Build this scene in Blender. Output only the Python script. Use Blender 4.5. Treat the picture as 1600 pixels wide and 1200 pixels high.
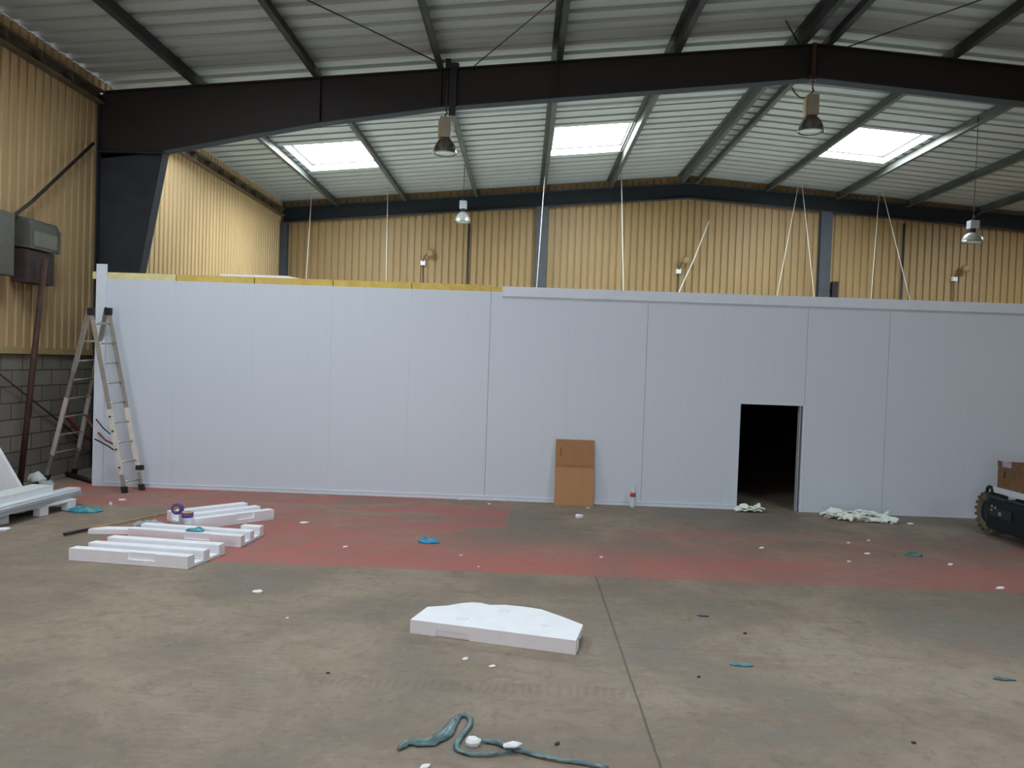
import bpy, bmesh, math, random
from mathutils import Vector, Matrix, noise
random.seed(7)
C = bpy.context.scene.collection
for o in list(bpy.data.objects): bpy.data.objects.remove(o)

# ------------------------------------------------------------------ camera
F, YAW, PITCH, ROLL, EYE = 1230.0, .0138, -.0249, .035, 2.1
ROT = Matrix.Rotation(YAW, 3, 'Z') @ Matrix.Rotation(math.pi/2+PITCH, 3, 'X') @ Matrix.Rotation(ROLL, 3, 'Z')
cd = bpy.data.cameras.new('camera'); cam = bpy.data.objects.new('camera', cd); C.objects.link(cam)
cd.sensor_width = 36; cd.sensor_fit = 'HORIZONTAL'; cd.lens = 36*F/1600; cd.clip_start = .05; cd.clip_end = 200
cam.matrix_world = Matrix.Translation((0, 0, EYE)) @ ROT.to_4x4()
bpy.context.scene.camera = cam
sc = bpy.context.scene
sc.view_settings.view_transform = 'Standard'; sc.view_settings.look = 'None'
sc.view_settings.exposure = 0.0; sc.view_settings.gamma = 1.0
try: sc.view_settings.use_curve_mapping = False
except Exception: pass
# ------------------------------------------------------------------ sky and daylight
w = bpy.data.worlds.new('world'); sc.world = w; w.use_nodes = True
bg = w.node_tree.nodes['Background']; bg.inputs[0].default_value = (.80, .88, 1, 1); bg.inputs[1].default_value = 1.0
def area(name, loc, rot, sx, sy, power, col=(.93, .96, 1)):
    l = bpy.data.lights.new(name, 'AREA'); l.shape = 'RECTANGLE'; l.size = sx; l.size_y = sy
    l.energy = power; l.color = col
    o = bpy.data.objects.new(name, l); C.objects.link(o); o.location = loc; o.rotation_euler = rot
    return o
REAR = -9.0
area('doorway_daylight', (-3.6, REAR-.05, 2.3), (math.radians(90), 0, 0), 4.6, 4.4, 410, (1.0, .88, .93))
SKY_L = 36.0; SKY_N = 12.5        # glow of the skylight sheets, tuned apart for far and near bay

def ray(px, py): return ROT @ Vector(((px-800)/F, -(py-600)/F, -1))
def onz(px, py, z=0.0):
    d = ray(px, py); return Vector((0, 0, EYE)) + d*((z-EYE)/d.z)
def ony(px, py, y):
    d = ray(px, py); return Vector((0, 0, EYE)) + d*(y/d.y)
def onx(px, py, x):
    d = ray(px, py); return Vector((0, 0, EYE)) + d*(x/d.x)

# ------------------------------------------------------------------ materials
def mat(name, col, rough=.6, metal=0.0, spec=None, noise_amt=0, noise_scale=5, bump=0, bump_scale=40, emis=None, emis_s=0, alpha=None, trans=0, stretch=(1, 1, 1), col2=None):
    m = bpy.data.materials.new(name); m.use_nodes = True; nt = m.node_tree; b = nt.nodes['Principled BSDF']
    b.inputs['Base Color'].default_value = (*col, 1); b.inputs['Roughness'].default_value = rough; b.inputs['Metallic'].default_value = metal
    if spec is not None: b.inputs['Specular IOR Level'].default_value = spec
    if trans: b.inputs['Transmission Weight'].default_value = trans
    if alpha is not None: b.inputs['Alpha'].default_value = alpha
    tc = nt.nodes.new('ShaderNodeTexCoord'); mp = nt.nodes.new('ShaderNodeMapping'); nt.links.new(tc.outputs['Object'], mp.inputs[0])
    mp.inputs['Scale'].default_value = stretch
    if noise_amt or col2:
        n = nt.nodes.new('ShaderNodeTexNoise'); n.inputs['Scale'].default_value = noise_scale; n.inputs['Detail'].default_value = 6
        nt.links.new(mp.outputs[0], n.inputs['Vector'])
        r = nt.nodes.new('ShaderNodeValToRGB'); nt.links.new(n.outputs['Fac'], r.inputs[0])
        c2 = col2 or tuple(c*(1-noise_amt) for c in col); c1 = col if col2 else tuple(min(1, c*(1+noise_amt)) for c in col)
        r.color_ramp.elements[0].position = .32; r.color_ramp.elements[1].position = .68
        r.color_ramp.elements[0].color = (*c2, 1); r.color_ramp.elements[1].color = (*c1, 1)
        nt.links.new(r.outputs[0], b.inputs['Base Color'])
    if bump:
        n = nt.nodes.new('ShaderNodeTexNoise'); n.inputs['Scale'].default_value = bump_scale; n.inputs['Detail'].default_value = 5
        nt.links.new(mp.outputs[0], n.inputs['Vector'])
        bp = nt.nodes.new('ShaderNodeBump'); bp.inputs['Strength'].default_value = bump; bp.inputs['Distance'].default_value = .01
        nt.links.new(n.outputs['Fac'], bp.inputs['Height']); nt.links.new(bp.outputs[0], b.inputs['Normal'])
    if emis: b.inputs['Emission Color'].default_value = (*emis, 1); b.inputs['Emission Strength'].default_value = emis_s
    return m
M = {}
M['panel'] = mat('white_panel', (.605, .68, .79), .42, noise_amt=.012, noise_scale=.7, bump=.02, bump_scale=3, stretch=(60, 1, .3))
M['panel_top'] = mat('neutral_ceiling_panel', (.60, .61, .58), .6, noise_amt=.05)  # panel white made neutral, keeping blue out of the bounced light
M['shade_sheet'] = mat('cold_room_shade', (.012, .012, .014), .9, noise_amt=.1)  # near-black sheets put the darkness behind the doorway into the colour
M['trim'] = mat('white_trim', (.67, .75, .86), .4, noise_amt=.03)
M['pufoam'] = mat('yellow_foam', (.66, .50, .14), .9, noise_amt=.12, noise_scale=9, bump=.4, bump_scale=90)
M['pufoam_pale'] = mat('pale_yellow_foam', (.72, .68, .36), .9, noise_amt=.1, noise_scale=9, bump=.4, bump_scale=90)
M['tan'] = mat('tan_cladding', (.50, .355, .185), .55, noise_amt=.06, noise_scale=1.3, stretch=(1, 1, .25))
M['tan_gable_dim'] = mat('dimmed_tan_cladding', (.295, .198, .088), .55, noise_amt=.07, noise_scale=1.3, stretch=(1, 1, .25))  # tan cladding darkened to offset too much light on the gable
M['tan_trim'] = mat('tan_flashing', (.46, .35, .17), .55, noise_amt=.08)
M['roof'] = mat('galvanised_roof', (.375, .40, .39), .6, .05, noise_amt=.08, noise_scale=1.2, stretch=(.3, 2, 1))
M['steel'] = mat('dark_steel', (.022, .029, .039), .55, noise_amt=.2, noise_scale=3, bump=.05)
M['steel_rafter'] = mat('dark_brown_steel', (.014, .013, .014), .6, noise_amt=.25, noise_scale=2, col2=(.020, .014, .013))
M['flange'] = mat('grey_flange_paint', (.034, .042, .052), .7, 0, .2, noise_amt=.15, noise_scale=3)
M['beam_g'] = mat('dark_gable_beam', (.014, .019, .023), .7, 0, .2, noise_amt=.15)
M['post'] = mat('grey_post_paint', (.040, .050, .062), .6, noise_amt=.15, noise_scale=3)
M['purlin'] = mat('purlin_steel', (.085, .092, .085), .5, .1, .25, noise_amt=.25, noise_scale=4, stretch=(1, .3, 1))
M['purlin_d'] = mat('dark_purlin_steel', (.040, .044, .043), .6, 0, .2, noise_amt=.25, noise_scale=4, stretch=(1, .3, 1))  # darker copy of the purlin colour, for the near bay
M['eave'] = mat('brown_eave_steel', (.10, .075, .045), .7, noise_amt=.3, noise_scale=3)
M['rod'] = mat('dark_rod', (.06, .055, .05), .5, .4, noise_amt=.2)
M['alu'] = mat('aluminium', (.56, .54, .49), .35, .65, noise_amt=.1, noise_scale=12)
M['alu_w'] = mat('pale_aluminium', (.76, .74, .69), .4, .3, noise_amt=.06, noise_scale=12)
M['alu_d'] = mat('dull_aluminium', (.36, .34, .30), .5, .4, noise_amt=.12, noise_scale=12)
M['rubber'] = mat('black_rubber', (.015, .015, .016), .7, noise_amt=.2)
M['foam'] = mat('polystyrene', (.85, .875, .95), .85, noise_amt=.025, noise_scale=7, bump=.25, bump_scale=160)
M['foam_m'] = mat('scuffed_polystyrene', (.80, .83, .89), .9, noise_amt=.06, noise_scale=20)
M['scrap'] = mat('pale_green_foam', (.86, .95, .90), .85, noise_amt=.06, noise_scale=14, bump=.3, bump_scale=80)
M['plastic_w'] = mat('white_plastic', (.78, .82, .86), .4, noise_amt=.03)
M['profile'] = mat('white_profile', (.68, .74, .80), .4, noise_amt=.05)
M['profile_g'] = mat('grey_profile', (.45, .50, .55), .4, noise_amt=.05)
M['card'] = mat('cardboard', (.43, .235, .115), .85, noise_amt=.05, noise_scale=8, bump=.1, bump_scale=30, stretch=(1, 1, .15))
M['card_d'] = mat('cardboard_flap', (.36, .185, .09), .85, noise_amt=.05, noise_scale=8)
M['card_b'] = mat('brown_carton', (.20, .11, .055), .85, noise_amt=.15, noise_scale=8)
M['card_mark'] = mat('brown_print', (.06, .035, .02), .8, noise_amt=.1)
M['film_teal'] = mat('teal_plastic_film', (.085, .165, .18), .35, noise_amt=.35, noise_scale=12)
M['film_cyan'] = mat('cyan_plastic_film', (.05, .27, .36), .35, noise_amt=.35, noise_scale=12)
M['film_blue'] = mat('blue_plastic_film', (.03, .25, .50), .3, noise_amt=.3, noise_scale=12)
M['film_grey'] = mat('grey_plastic_film', (.34, .40, .45), .3, noise_amt=.3, noise_scale=12)
M['film_dark'] = mat('dark_blue_film', (.03, .06, .11), .4, noise_amt=.3, noise_scale=12)
M['rust'] = mat('rust_brown_pipe', (.055, .024, .016), .7, noise_amt=.3, noise_scale=6)
M['heater'] = mat('grey_heater_casing', (.115, .12, .105), .5, .2, noise_amt=.2, noise_scale=4)
M['heater_l'] = mat('pale_heater_panel', (.19, .20, .17), .45, .2, noise_amt=.2, noise_scale=3)
M['heater_d'] = mat('dark_heater_casing', (.045, .03, .03), .6, noise_amt=.2)
M['red'] = mat('red_strap', (.30, .045, .04), .6, noise_amt=.15)
M['wood'] = mat('wood_stick', (.42, .28, .14), .7, noise_amt=.2, noise_scale=12)
M['purple'] = mat('purple_tape', (.10, .05, .24), .4, noise_amt=.1)
M['tape_y'] = mat('yellow_tape_core', (.62, .42, .16), .6, noise_amt=.1)
M['beige'] = mat('beige_ballast_housing', (.31, .28, .215), .5, noise_amt=.06)
M['refl'] = mat('polished_reflector', (.30, .27, .24), .18, .9, noise_amt=.05)
M['prism'] = mat('clear_prismatic_reflector', (.55, .58, .57), .2, .3, noise_amt=.12, noise_scale=14)
M['lens'] = mat('lamp_glass', (.38, .46, .44), .15, noise_amt=.05)
M['chassis'] = mat('dark_blue_chassis', (.010, .014, .021), .5, 0, .2, noise_amt=.2)
M['chassis_t'] = mat('blue_chassis_top', (.022, .040, .056), .45, 0, .3, noise_amt=.15)
M['tyre'] = mat('dusty_tyre', (.14, .125, .08), .9, noise_amt=.35, noise_scale=10)
M['decal'] = mat('pale_sticker', (.30, .30, .26), .5, noise_amt=.1)
M['lilac'] = mat('lilac_label', (.42, .40, .52), .6, noise_amt=.15)
M['wire_w'] = mat('white_wire', (.80, .80, .76), .5, noise_amt=.03)
M['white_l'] = mat('skylight_curb', (.80, .82, .84), .5, noise_amt=.02)
M['brown_bit'] = mat('brown_dirt', (.05, .035, .025), .9, noise_amt=.2)
M['black'] = mat('black_plastic', (.012, .012, .014), .5, noise_amt=.2)
M['bottle_red'] = mat('red_label', (.55, .05, .06), .5, noise_amt=.1)
M['bottle'] = mat('clear_bottle', (.80, .88, .93), .12, noise_amt=.02, alpha=.42)
# the daylight that comes through the skylight sheets
M['pane'] = mat('daylit_sheet', (.85, .9, 1), .5, noise_amt=.02, emis=(.90, .985, 1.0), emis_s=SKY_L)
M['pane_near'] = mat('near_daylit_sheet', (.8, .85, .9), .5, noise_amt=.02, emis=(.90, .985, 1.0), emis_s=SKY_N)  # same sky, glow lowered in the near bay to balance the light

def nodes_mat(name):
    m = bpy.data.materials.new(name); m.use_nodes = True; nt = m.node_tree
    return m, nt, nt.nodes['Principled BSDF'], nt.nodes.new('ShaderNodeTexCoord')
def math_n(nt, op, a, b=None, clamp=False):
    n = nt.nodes.new('ShaderNodeMath'); n.operation = op; n.use_clamp = clamp
    for i, v in enumerate((a, b)):
        if v is None: continue
        if isinstance(v, (int, float)): n.inputs[i].default_value = v
        else: nt.links.new(v, n.inputs[i])
    return n.outputs[0]
def sstep(nt, v, a, b):
    n = nt.nodes.new('ShaderNodeMapRange'); n.interpolation_type = 'SMOOTHSTEP'
    nt.links.new(v, n.inputs[0]); n.inputs[1].default_value = a; n.inputs[2].default_value = b
    return n.outputs[0]
def noise_n(nt, vec, scale, detail=6, rough=.6, dist=0):
    n = nt.nodes.new('ShaderNodeTexNoise'); nt.links.new(vec, n.inputs['Vector'])
    n.inputs['Scale'].default_value = scale; n.inputs['Detail'].default_value = detail; n.inputs['Roughness'].default_value = rough; n.inputs['Distortion'].default_value = dist
    return n.outputs['Fac']
def mixc(nt, f, a, b, mode='MIX'):
    n = nt.nodes.new('ShaderNodeMix'); n.data_type = 'RGBA'; n.blend_type = mode
    for i, v in ((0, f), (6, a), (7, b)):
        if isinstance(v, (int, float)): n.inputs[i].default_value = v
        elif isinstance(v, tuple): n.inputs[i].default_value = (*v, 1)
        else: nt.links.new(v, n.inputs[i])
    return n.outputs[2]
def mapped(nt, tc, scale=(1, 1, 1), rot=(0, 0, 0)):
    mp = nt.nodes.new('ShaderNodeMapping'); nt.links.new(tc.outputs['Object'], mp.inputs[0])
    mp.inputs['Scale'].default_value = scale; mp.inputs['Rotation'].default_value = rot
    return mp.outputs[0]

def floor_material():
    m, nt, b, tc = nodes_mat('stained_concrete')
    sep = nt.nodes.new('ShaderNodeSeparateXYZ'); nt.links.new(tc.outputs['Object'], sep.inputs[0]); X, Y = sep.outputs[0], sep.outputs[1]
    v = mapped(nt, tc)
    n1 = noise_n(nt, v, .55, 8, .62, .6); n2 = noise_n(nt, v, 2.6, 8, .65, .8); n3 = noise_n(nt, v, 22, 4, .6)
    n4 = noise_n(nt, mapped(nt, tc, (1, 4, 1), (0, 0, .35)), 1.6, 7, .7, 1.2)
    col = mixc(nt, sstep(nt, n1, .36, .66), (.215, .168, .130), (.338, .274, .214))
    col = mixc(nt, math_n(nt, 'MULTIPLY', sstep(nt, n2, .50, .72), .45), col, (.165, .132, .106))
    col = mixc(nt, math_n(nt, 'MULTIPLY', sstep(nt, n4, .56, .70), .42), col, (.155, .12, .093))
    col = mixc(nt, math_n(nt, 'MULTIPLY', sstep(nt, n4, .44, .30), .28), col, (.37, .32, .265))
    n5 = noise_n(nt, v, 7.5, 6, .7, .5)
    col = mixc(nt, math_n(nt, 'MULTIPLY', sstep(nt, n5, .50, .66), .42), col, (.17, .145, .12))
    col = mixc(nt, math_n(nt, 'MULTIPLY', n3, .22), col, (.12, .11, .10))
    col = mixc(nt, math_n(nt, 'MULTIPLY', sstep(nt, n1, .52, .38), .35), col, (.20, .21, .20))
    n6 = noise_n(nt, mapped(nt, tc, (1, 1.7, 1), (0, 0, -.5)), .9, 7, .68, 1.0)
    col = mixc(nt, math_n(nt, 'MULTIPLY', sstep(nt, n6, .50, .66), .45), col, (.235, .165, .125))
    n7 = noise_n(nt, v, 14, 5, .7, .3)
    col = mixc(nt, math_n(nt, 'MULTIPLY', sstep(nt, n7, .54, .68), .30), col, (.12, .10, .085))
    col = mixc(nt, math_n(nt, 'MULTIPLY', sstep(nt, n7, .42, .32), .30), col, (.37, .33, .28))
    # painted red lane along the partition
    def rect(x0, x1, y0, y1, e=.015, ex=.02):
        a = math_n(nt, 'MULTIPLY', sstep(nt, X, x0-ex, x0+ex), sstep(nt, X, x1+ex, x1-ex))
        c = math_n(nt, 'MULTIPLY', sstep(nt, Y, y0-e, y0+e), sstep(nt, Y, y1+e, y1-e))
        return math_n(nt, 'MULTIPLY', a, c)
    wear = noise_n(nt, mapped(nt, tc, (.6, 1.6, 1)), 1.1, 8, .62, .8)
    lane = rect(-4.6, 30, 7.87, 9.35, .012); soft = math_n(nt, 'MULTIPLY', sstep(nt, Y, 9.7, 8.55), 1.0)
    nearleft = sstep(nt, X, 1.0, -3.0)
    fade = math_n(nt, 'MAXIMUM', soft, nearleft)
    r1 = rect(-4.6, 30, 7.87, 9.75, .012); r1 = math_n(nt, 'MULTIPLY', r1, fade)
    strong = math_n(nt, 'SUBTRACT', 1.0, math_n(nt, 'MULTIPLY', sstep(nt, X, -.5, 3.5), .25))
    r1 = math_n(nt, 'MULTIPLY', r1, math_n(nt, 'MULTIPLY', math_n(nt, 'ADD', .62, math_n(nt, 'MULTIPLY', sstep(nt, wear, .62, .42), .38)), strong))
    r2 = rect(-4.6, -.13, 9.7, 12.4, .05); r2 = math_n(nt, 'MULTIPLY', r2, math_n(nt, 'ADD', .18, math_n(nt, 'MULTIPLY', sstep(nt, wear, .60, .42), .72)))
    r3 = rect(-7.0, -4.5, 10.62, 12.4, .08, .2); r3 = math_n(nt, 'MULTIPLY', r3, math_n(nt, 'ADD', .45, math_n(nt, 'MULTIPLY', sstep(nt, wear, .66, .40), .5)))
    r4 = math_n(nt, 'MULTIPLY', rect(1.4, 30, 9.1, 10.4, .4, .6), math_n(nt, 'MULTIPLY', sstep(nt, wear, .58, .44), .45))
    red = math_n(nt, 'MAXIMUM', math_n(nt, 'MAXIMUM', r1, r2), math_n(nt, 'MAXIMUM', r3, r4))
    fine = noise_n(nt, v, 6, 8, .7)
    red = math_n(nt, 'MULTIPLY', red, math_n(nt, 'ADD', .55, math_n(nt, 'MULTIPLY', sstep(nt, fine, .70, .42), .45)), True)
    redc = mixc(nt, n2, (.345, .105, .095), (.47, .162, .146))
    col = mixc(nt, red, col, redc)
    # saw-cut joint and tyre prints left in the dust
    wob = math_n(nt, 'MULTIPLY', math_n(nt, 'SUBTRACT', n2, .5), .02)
    jx = math_n(nt, 'ABSOLUTE', math_n(nt, 'SUBTRACT', math_n(nt, 'ADD', X, wob), .80))
    joint = math_n(nt, 'MULTIPLY', sstep(nt, jx, .011, .004), sstep(nt, Y, 7.88, 7.84))
    jx2 = math_n(nt, 'MULTIPLY', sstep(nt, math_n(nt, 'ABSOLUTE', math_n(nt, 'SUBTRACT', math_n(nt, 'ADD', Y, wob), 5.9)), .008, .003), rect(.8, 3.0, 5, 7))
    joint = math_n(nt, 'MAXIMUM', joint, math_n(nt, 'MULTIPLY', jx2, .5))
    col = mixc(nt, math_n(nt, 'MULTIPLY', joint, .7), col, (.07, .06, .05))
    wv = nt.nodes.new('ShaderNodeTexWave'); wv.inputs['Scale'].default_value = 5.5; wv.inputs['Distortion'].default_value = 6; nt.links.new(mapped(nt, tc, (1, .35, 1), (0, 0, .25)), wv.inputs['Vector'])
    tr = math_n(nt, 'MULTIPLY', rect(-1.4, .9, 4.98, 5.14, .05, .3), sstep(nt, wv.outputs['Fac'], .4, .7))
    wv2 = nt.nodes.new('ShaderNodeTexWave'); wv2.bands_direction = 'Y'; wv2.inputs['Scale'].default_value = 5.0; wv2.inputs['Distortion'].default_value = 3; nt.links.new(v, wv2.inputs['Vector'])
    tr2 = math_n(nt, 'MULTIPLY', math_n(nt, 'MAXIMUM', rect(-2.02, -1.82, 0, 6.6, .3, .05), rect(-1.70, -1.60, 0, 5.6, .3, .04)), sstep(nt, wv2.outputs['Fac'], .4, .7))
    trk = math_n(nt, 'MAXIMUM', math_n(nt, 'MULTIPLY', tr, .22), math_n(nt, 'MULTIPLY', tr2, .16))
    col = mixc(nt, trk, col, (.13, .11, .09))
    nt.links.new(col, b.inputs['Base Color'])
    rr = math_n(nt, 'ADD', .52, math_n(nt, 'MULTIPLY', n2, .35)); nt.links.new(rr, b.inputs['Roughness'])
    b.inputs['Specular IOR Level'].default_value = .3
    bp = nt.nodes.new('ShaderNodeBump'); bp.inputs['Strength'].default_value = .25; bp.inputs['Distance'].default_value = .01
    nt.links.new(n3, bp.inputs['Height']); nt.links.new(bp.outputs[0], b.inputs['Normal'])
    return m
def block_material():
    m, nt, b, tc = nodes_mat('concrete_blockwork')
    mp = nt.nodes.new('ShaderNodeMapping'); nt.links.new(tc.outputs['Object'], mp.inputs[0]); mp.inputs['Rotation'].default_value = (math.radians(90), 0, math.radians(90))
    cmb = nt.nodes.new('ShaderNodeCombineXYZ'); sep = nt.nodes.new('ShaderNodeSeparateXYZ'); nt.links.new(tc.outputs['Object'], sep.inputs[0])
    nt.links.new(sep.outputs[1], cmb.inputs[0]); nt.links.new(sep.outputs[2], cmb.inputs[1])
    br = nt.nodes.new('ShaderNodeTexBrick'); nt.links.new(cmb.outputs[0], br.inputs['Vector'])
    br.inputs['Scale'].default_value = 1; br.inputs['Brick Width'].default_value = .5; br.inputs['Row Height'].default_value = .25; br.inputs['Mortar Size'].default_value = .012
    br.inputs['Color1'].default_value = (.30, .28, .25, 1); br.inputs['Color2'].default_value = (.21, .195, .17, 1); br.inputs['Mortar'].default_value = (.075, .07, .065, 1)
    n = noise_n(nt, tc.outputs['Object'], 3, 8, .6)
    c = mixc(nt, math_n(nt, 'MULTIPLY', n, .5), br.outputs['Color'], (.13, .12, .11))
    nt.links.new(c, b.inputs['Base Color']); b.inputs['Roughness'].default_value = .95
    bp = nt.nodes.new('ShaderNodeBump'); bp.inputs['Strength'].default_value = .5; nt.links.new(br.outputs['Fac'], bp.inputs['Height']); bp.invert = True
    nt.links.new(bp.outputs[0], b.inputs['Normal'])
    return m
M['floor'] = floor_material(); M['block'] = block_material()

# ------------------------------------------------------------------ mesh tools
class MB:
    def __init__(s): s.v = []; s.f = []; s.sm = []
    def add(s, vs, fs, smooth=False):
        n = len(s.v); s.v += [Vector(v) for v in vs]
        for f in fs: s.f.append([n+i for i in f]); s.sm.append(smooth)
        return s
    def box(s, x0, x1, y0, y1, z0, z1):
        return s.add([(x0,y0,z0),(x1,y0,z0),(x1,y1,z0),(x0,y1,z0),(x0,y0,z1),(x1,y0,z1),(x1,y1,z1),(x0,y1,z1)],
                     [(3,2,1,0),(4,5,6,7),(0,1,5,4),(1,2,6,5),(2,3,7,6),(3,0,4,7)])
    def obox(s, o, u, v, wv):            # corner o and three edge vectors
        o, u, v, wv = map(Vector, (o, u, v, wv))
        P = [o, o+u, o+u+v, o+v]; P += [p+wv for p in P]
        fs = [(3,2,1,0),(4,5,6,7),(0,1,5,4),(1,2,6,5),(2,3,7,6),(3,0,4,7)]
        if u.cross(v).dot(wv) < 0: fs = [tuple(reversed(f)) for f in fs]
        return s.add(P, fs)
    def prism(s, pts, d):                # planar polygon swept by vector d
        pts = [Vector(p) for p in pts]; d = Vector(d); n = len(pts)
        nrm = Vector((0,0,0))
        for i in range(n): nrm += pts[i].cross(pts[(i+1) % n])
        if nrm.dot(d) < 0: pts.reverse()
        return s.add(pts+[p+d for p in pts], [tuple(reversed(range(n))), tuple(range(n, 2*n))]+[(i, (i+1) % n, n+(i+1) % n, n+i) for i in range(n)])
    def tube(s, pts, r, n=8, close=True, rs=None):
        pts = [Vector(p) for p in pts]; rings = []; up = None
        for i, p in enumerate(pts):
            t = (pts[min(i+1, len(pts)-1)]-pts[max(i-1, 0)]).normalized()
            if up is None: up = Vector((0,0,1)) if abs(t.z) < .9 else Vector((0,1,0))
            a = t.cross(up).normalized(); b2 = a.cross(t).normalized(); up = b2
            rr = rs[i] if rs else r
            rings.append([p+(a*math.cos(k*2*math.pi/n)+b2*math.sin(k*2*math.pi/n))*rr for k in range(n)])
        vs = [v for rg in rings for v in rg]; fs = []
        for i in range(len(rings)-1):
            for k in range(n): fs.append((i*n+k, i*n+(k+1) % n, (i+1)*n+(k+1) % n, (i+1)*n+k))
        s.add(vs, fs, True)
        if close:
            s.add(rings[0], [tuple(range(n))]); s.add(rings[-1], [tuple(reversed(range(n)))])
        return s
    def lathe(s, prof, c=(0,0,0), n=24, caps=True):
        c = Vector(c); vs = [c+Vector((r*math.cos(k*2*math.pi/n), r*math.sin(k*2*math.pi/n), z)) for r, z in prof for k in range(n)]
        fs = [(i*n+k, i*n+(k+1) % n, (i+1)*n+(k+1) % n, (i+1)*n+k) for i in range(len(prof)-1) for k in range(n)]
        s.add(vs, fs, True); m = len(prof)
        if caps:
            s.add(vs[:n], [tuple(reversed(range(n)))]); s.add(vs[-n:], [tuple(range(n))])
        return s
    def build(s, name, m, parent=None, bevel=0, seg=2):
        me = bpy.data.meshes.new(name)
        me.from_pydata([tuple(v) for v in s.v], [], s.f); me.validate()
        for p, q in zip(me.polygons, s.sm): p.use_smooth = q
        if isinstance(m, str): m = M[m]
        me.materials.append(m)
        o = bpy.data.objects.new(name, me); C.objects.link(o)
        bm = bmesh.new(); bm.from_mesh(me); bmesh.ops.remove_doubles(bm, verts=bm.verts, dist=1e-5); bmesh.ops.recalc_face_normals(bm, faces=bm.faces); bm.to_mesh(me); bm.free()
        if bevel:
            md = o.modifiers.new('bevel', 'BEVEL'); md.width = bevel; md.segments = seg; md.limit_method = 'ANGLE'; md.angle_limit = math.radians(50)
        if parent is not None:
            o.parent = parent; o.matrix_parent_inverse = Matrix.Translation(-parent.location) if parent.type == 'EMPTY' else Matrix.Identity(4)
        return o
def tag(o, label=None, cat=None, group=None, kind=None):
    if label: o['label'] = label
    if cat: o['category'] = cat
    if group: o['group'] = group
    if kind: o['kind'] = kind
    return o
def thing(name, loc, label, cat, group=None):
    o = bpy.data.objects.new(name, None); C.objects.link(o); o.location = loc; o.empty_display_size = .2
    return tag(o, label, cat, group)
def recentre(o):                          # put the origin of a one-mesh thing at its base
    me = o.data; xs = [v.co for v in me.vertices]
    c = Vector((sum(v.x for v in xs)/len(xs), sum(v.y for v in xs)/len(xs), min(v.z for v in xs)))
    me.transform(Matrix.Translation(-c)); o.location = c
    return o

# ------------------------------------------------------------------ building shell
WL, WR, GY = -7.7, 17.4, 24.6             # left wall, right wall, far gable
RX = 4.89                                  # ridge
SLL, SLR = .0955, .078
def rafter_top(x): return 7.86-(RX-x)*SLL if x < RX else 7.86-(x-RX)*SLR
PH = .25                                   # purlin height; the sheet lies on the purlins
def roof_z(x): return rafter_top(x)+PH
tag(MB().box(WL-.3, WR+.3, REAR-.3, GY+.3, -.2, 0).build('floor', 'floor'), 'bare stained concrete floor with a worn red painted lane', None, None, 'structure')

def corrugate(y0, y1, pitch, depth, flat, slope):
    """trapezoid steps from y0 to y1: list of (y, h)"""
    out = []; y = y0
    while y < y1:
        for dy, h in ((0, 0), (flat, 0), (flat+slope, depth), (pitch-slope, depth)):
            if y+dy < y1: out.append((y+dy, h))
        y += pitch
    out.append((y1, 0)); return out
# skylights: x-range between two purlins, y-range
LITE = {}
def lite_from(p0, p1, x0, x1):
    def roofhit(px, py):
        y = 18
        for _ in range(30):
            p = ony(px, py, y); z = roof_z(p.x); y = y*(z-EYE)/(p.z-EYE)
        return p
    a, c = roofhit(*p0), roofhit(*p1); return (x0, x1, min(a.y, c.y), max(a.y, c.y))
PUR = [-6.0, -3.87, -1.68, .40, 2.45, 4.62, 5.17, 7.33, 9.48, 11.62, 13.76, 15.9]
LY0, LY1 = 18.6, 21.1
LITES = [(-5.85, -3.95, LY0+.1, LY1, 'left'), (.50, 2.40, LY0+.05, LY1, 'middle'), (7.42, 9.32, LY0, LY1, 'right')]
HID = [(-5.9, -3.95, 6.0, 9.8, 'l2'), (-1.6, .32, 4.2, 6.8, 'm2'), (5.3, 7.2, 1.8, 5.4, 'r2'), (13.86, 15.8, 18.8, 20.8, 'rr'), (-7.5, -6.2, 14.8, 16.8, 'll'),  # unseen skylights, placed to light the hall; far-bay pair added to brighten walls
       (-5.85, -3.97, -3.2, -.5, 'l3'), (7.43, 9.38, -3.2, -.5, 'r3')]
ALL_L = LITES+HID
def in_lite(x0, x1, y):
    return None
def roof_side(x_in, x_out, sign):
    mb = MB()
    prof = corrugate(REAR-.2, 17.45, .42, .05, .22, .03)[:-1]+[(17.46, 0), (17.465, .14), (17.54, .14), (17.545, 0)]+corrugate(17.60, GY+.2, .44, .12, .31, .012)
    ls = [l for l in ALL_L if min(x_in, x_out) <= l[0] and l[1] <= max(x_in, x_out)]
    xs = sorted({x_in, x_out, *[l[0] for l in ls], *[l[1] for l in ls]})
    for a, c in zip(xs, xs[1:]):
        cuts = [(l[2], l[3]) for l in ls if l[0] <= a+1e-6 and c <= l[1]+1e-6]
        pts = list(prof)
        for k0, k1 in cuts: pts += [(k0, None), (k1, None)]
        pts.sort(key=lambda q: q[0])
        # fill heights at cut lines
        res = []
        for i, (y, h) in enumerate(pts):
            if h is None:
                pr = max([q for q in prof if q[0] <= y], key=lambda q: q[0]); nx = min([q for q in prof if q[0] > y], key=lambda q: q[0])
                h = pr[1]+(nx[1]-pr[1])*(y-pr[0])/max(1e-6, nx[0]-pr[0])
            res.append((y, h))
        for (ya, ha), (yb, hb) in zip(res, res[1:]):
            mid = (ya+yb)/2
            if yb-ya < 1e-6 or any(k0 < mid < k1 for k0, k1 in cuts): continue
            mb.add([(a, ya, roof_z(a)+ha), (c, ya, roof_z(c)+ha), (c, yb, roof_z(c)+hb), (a, yb, roof_z(a)+hb)], [(0, 1, 2, 3)])
    return mb
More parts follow.
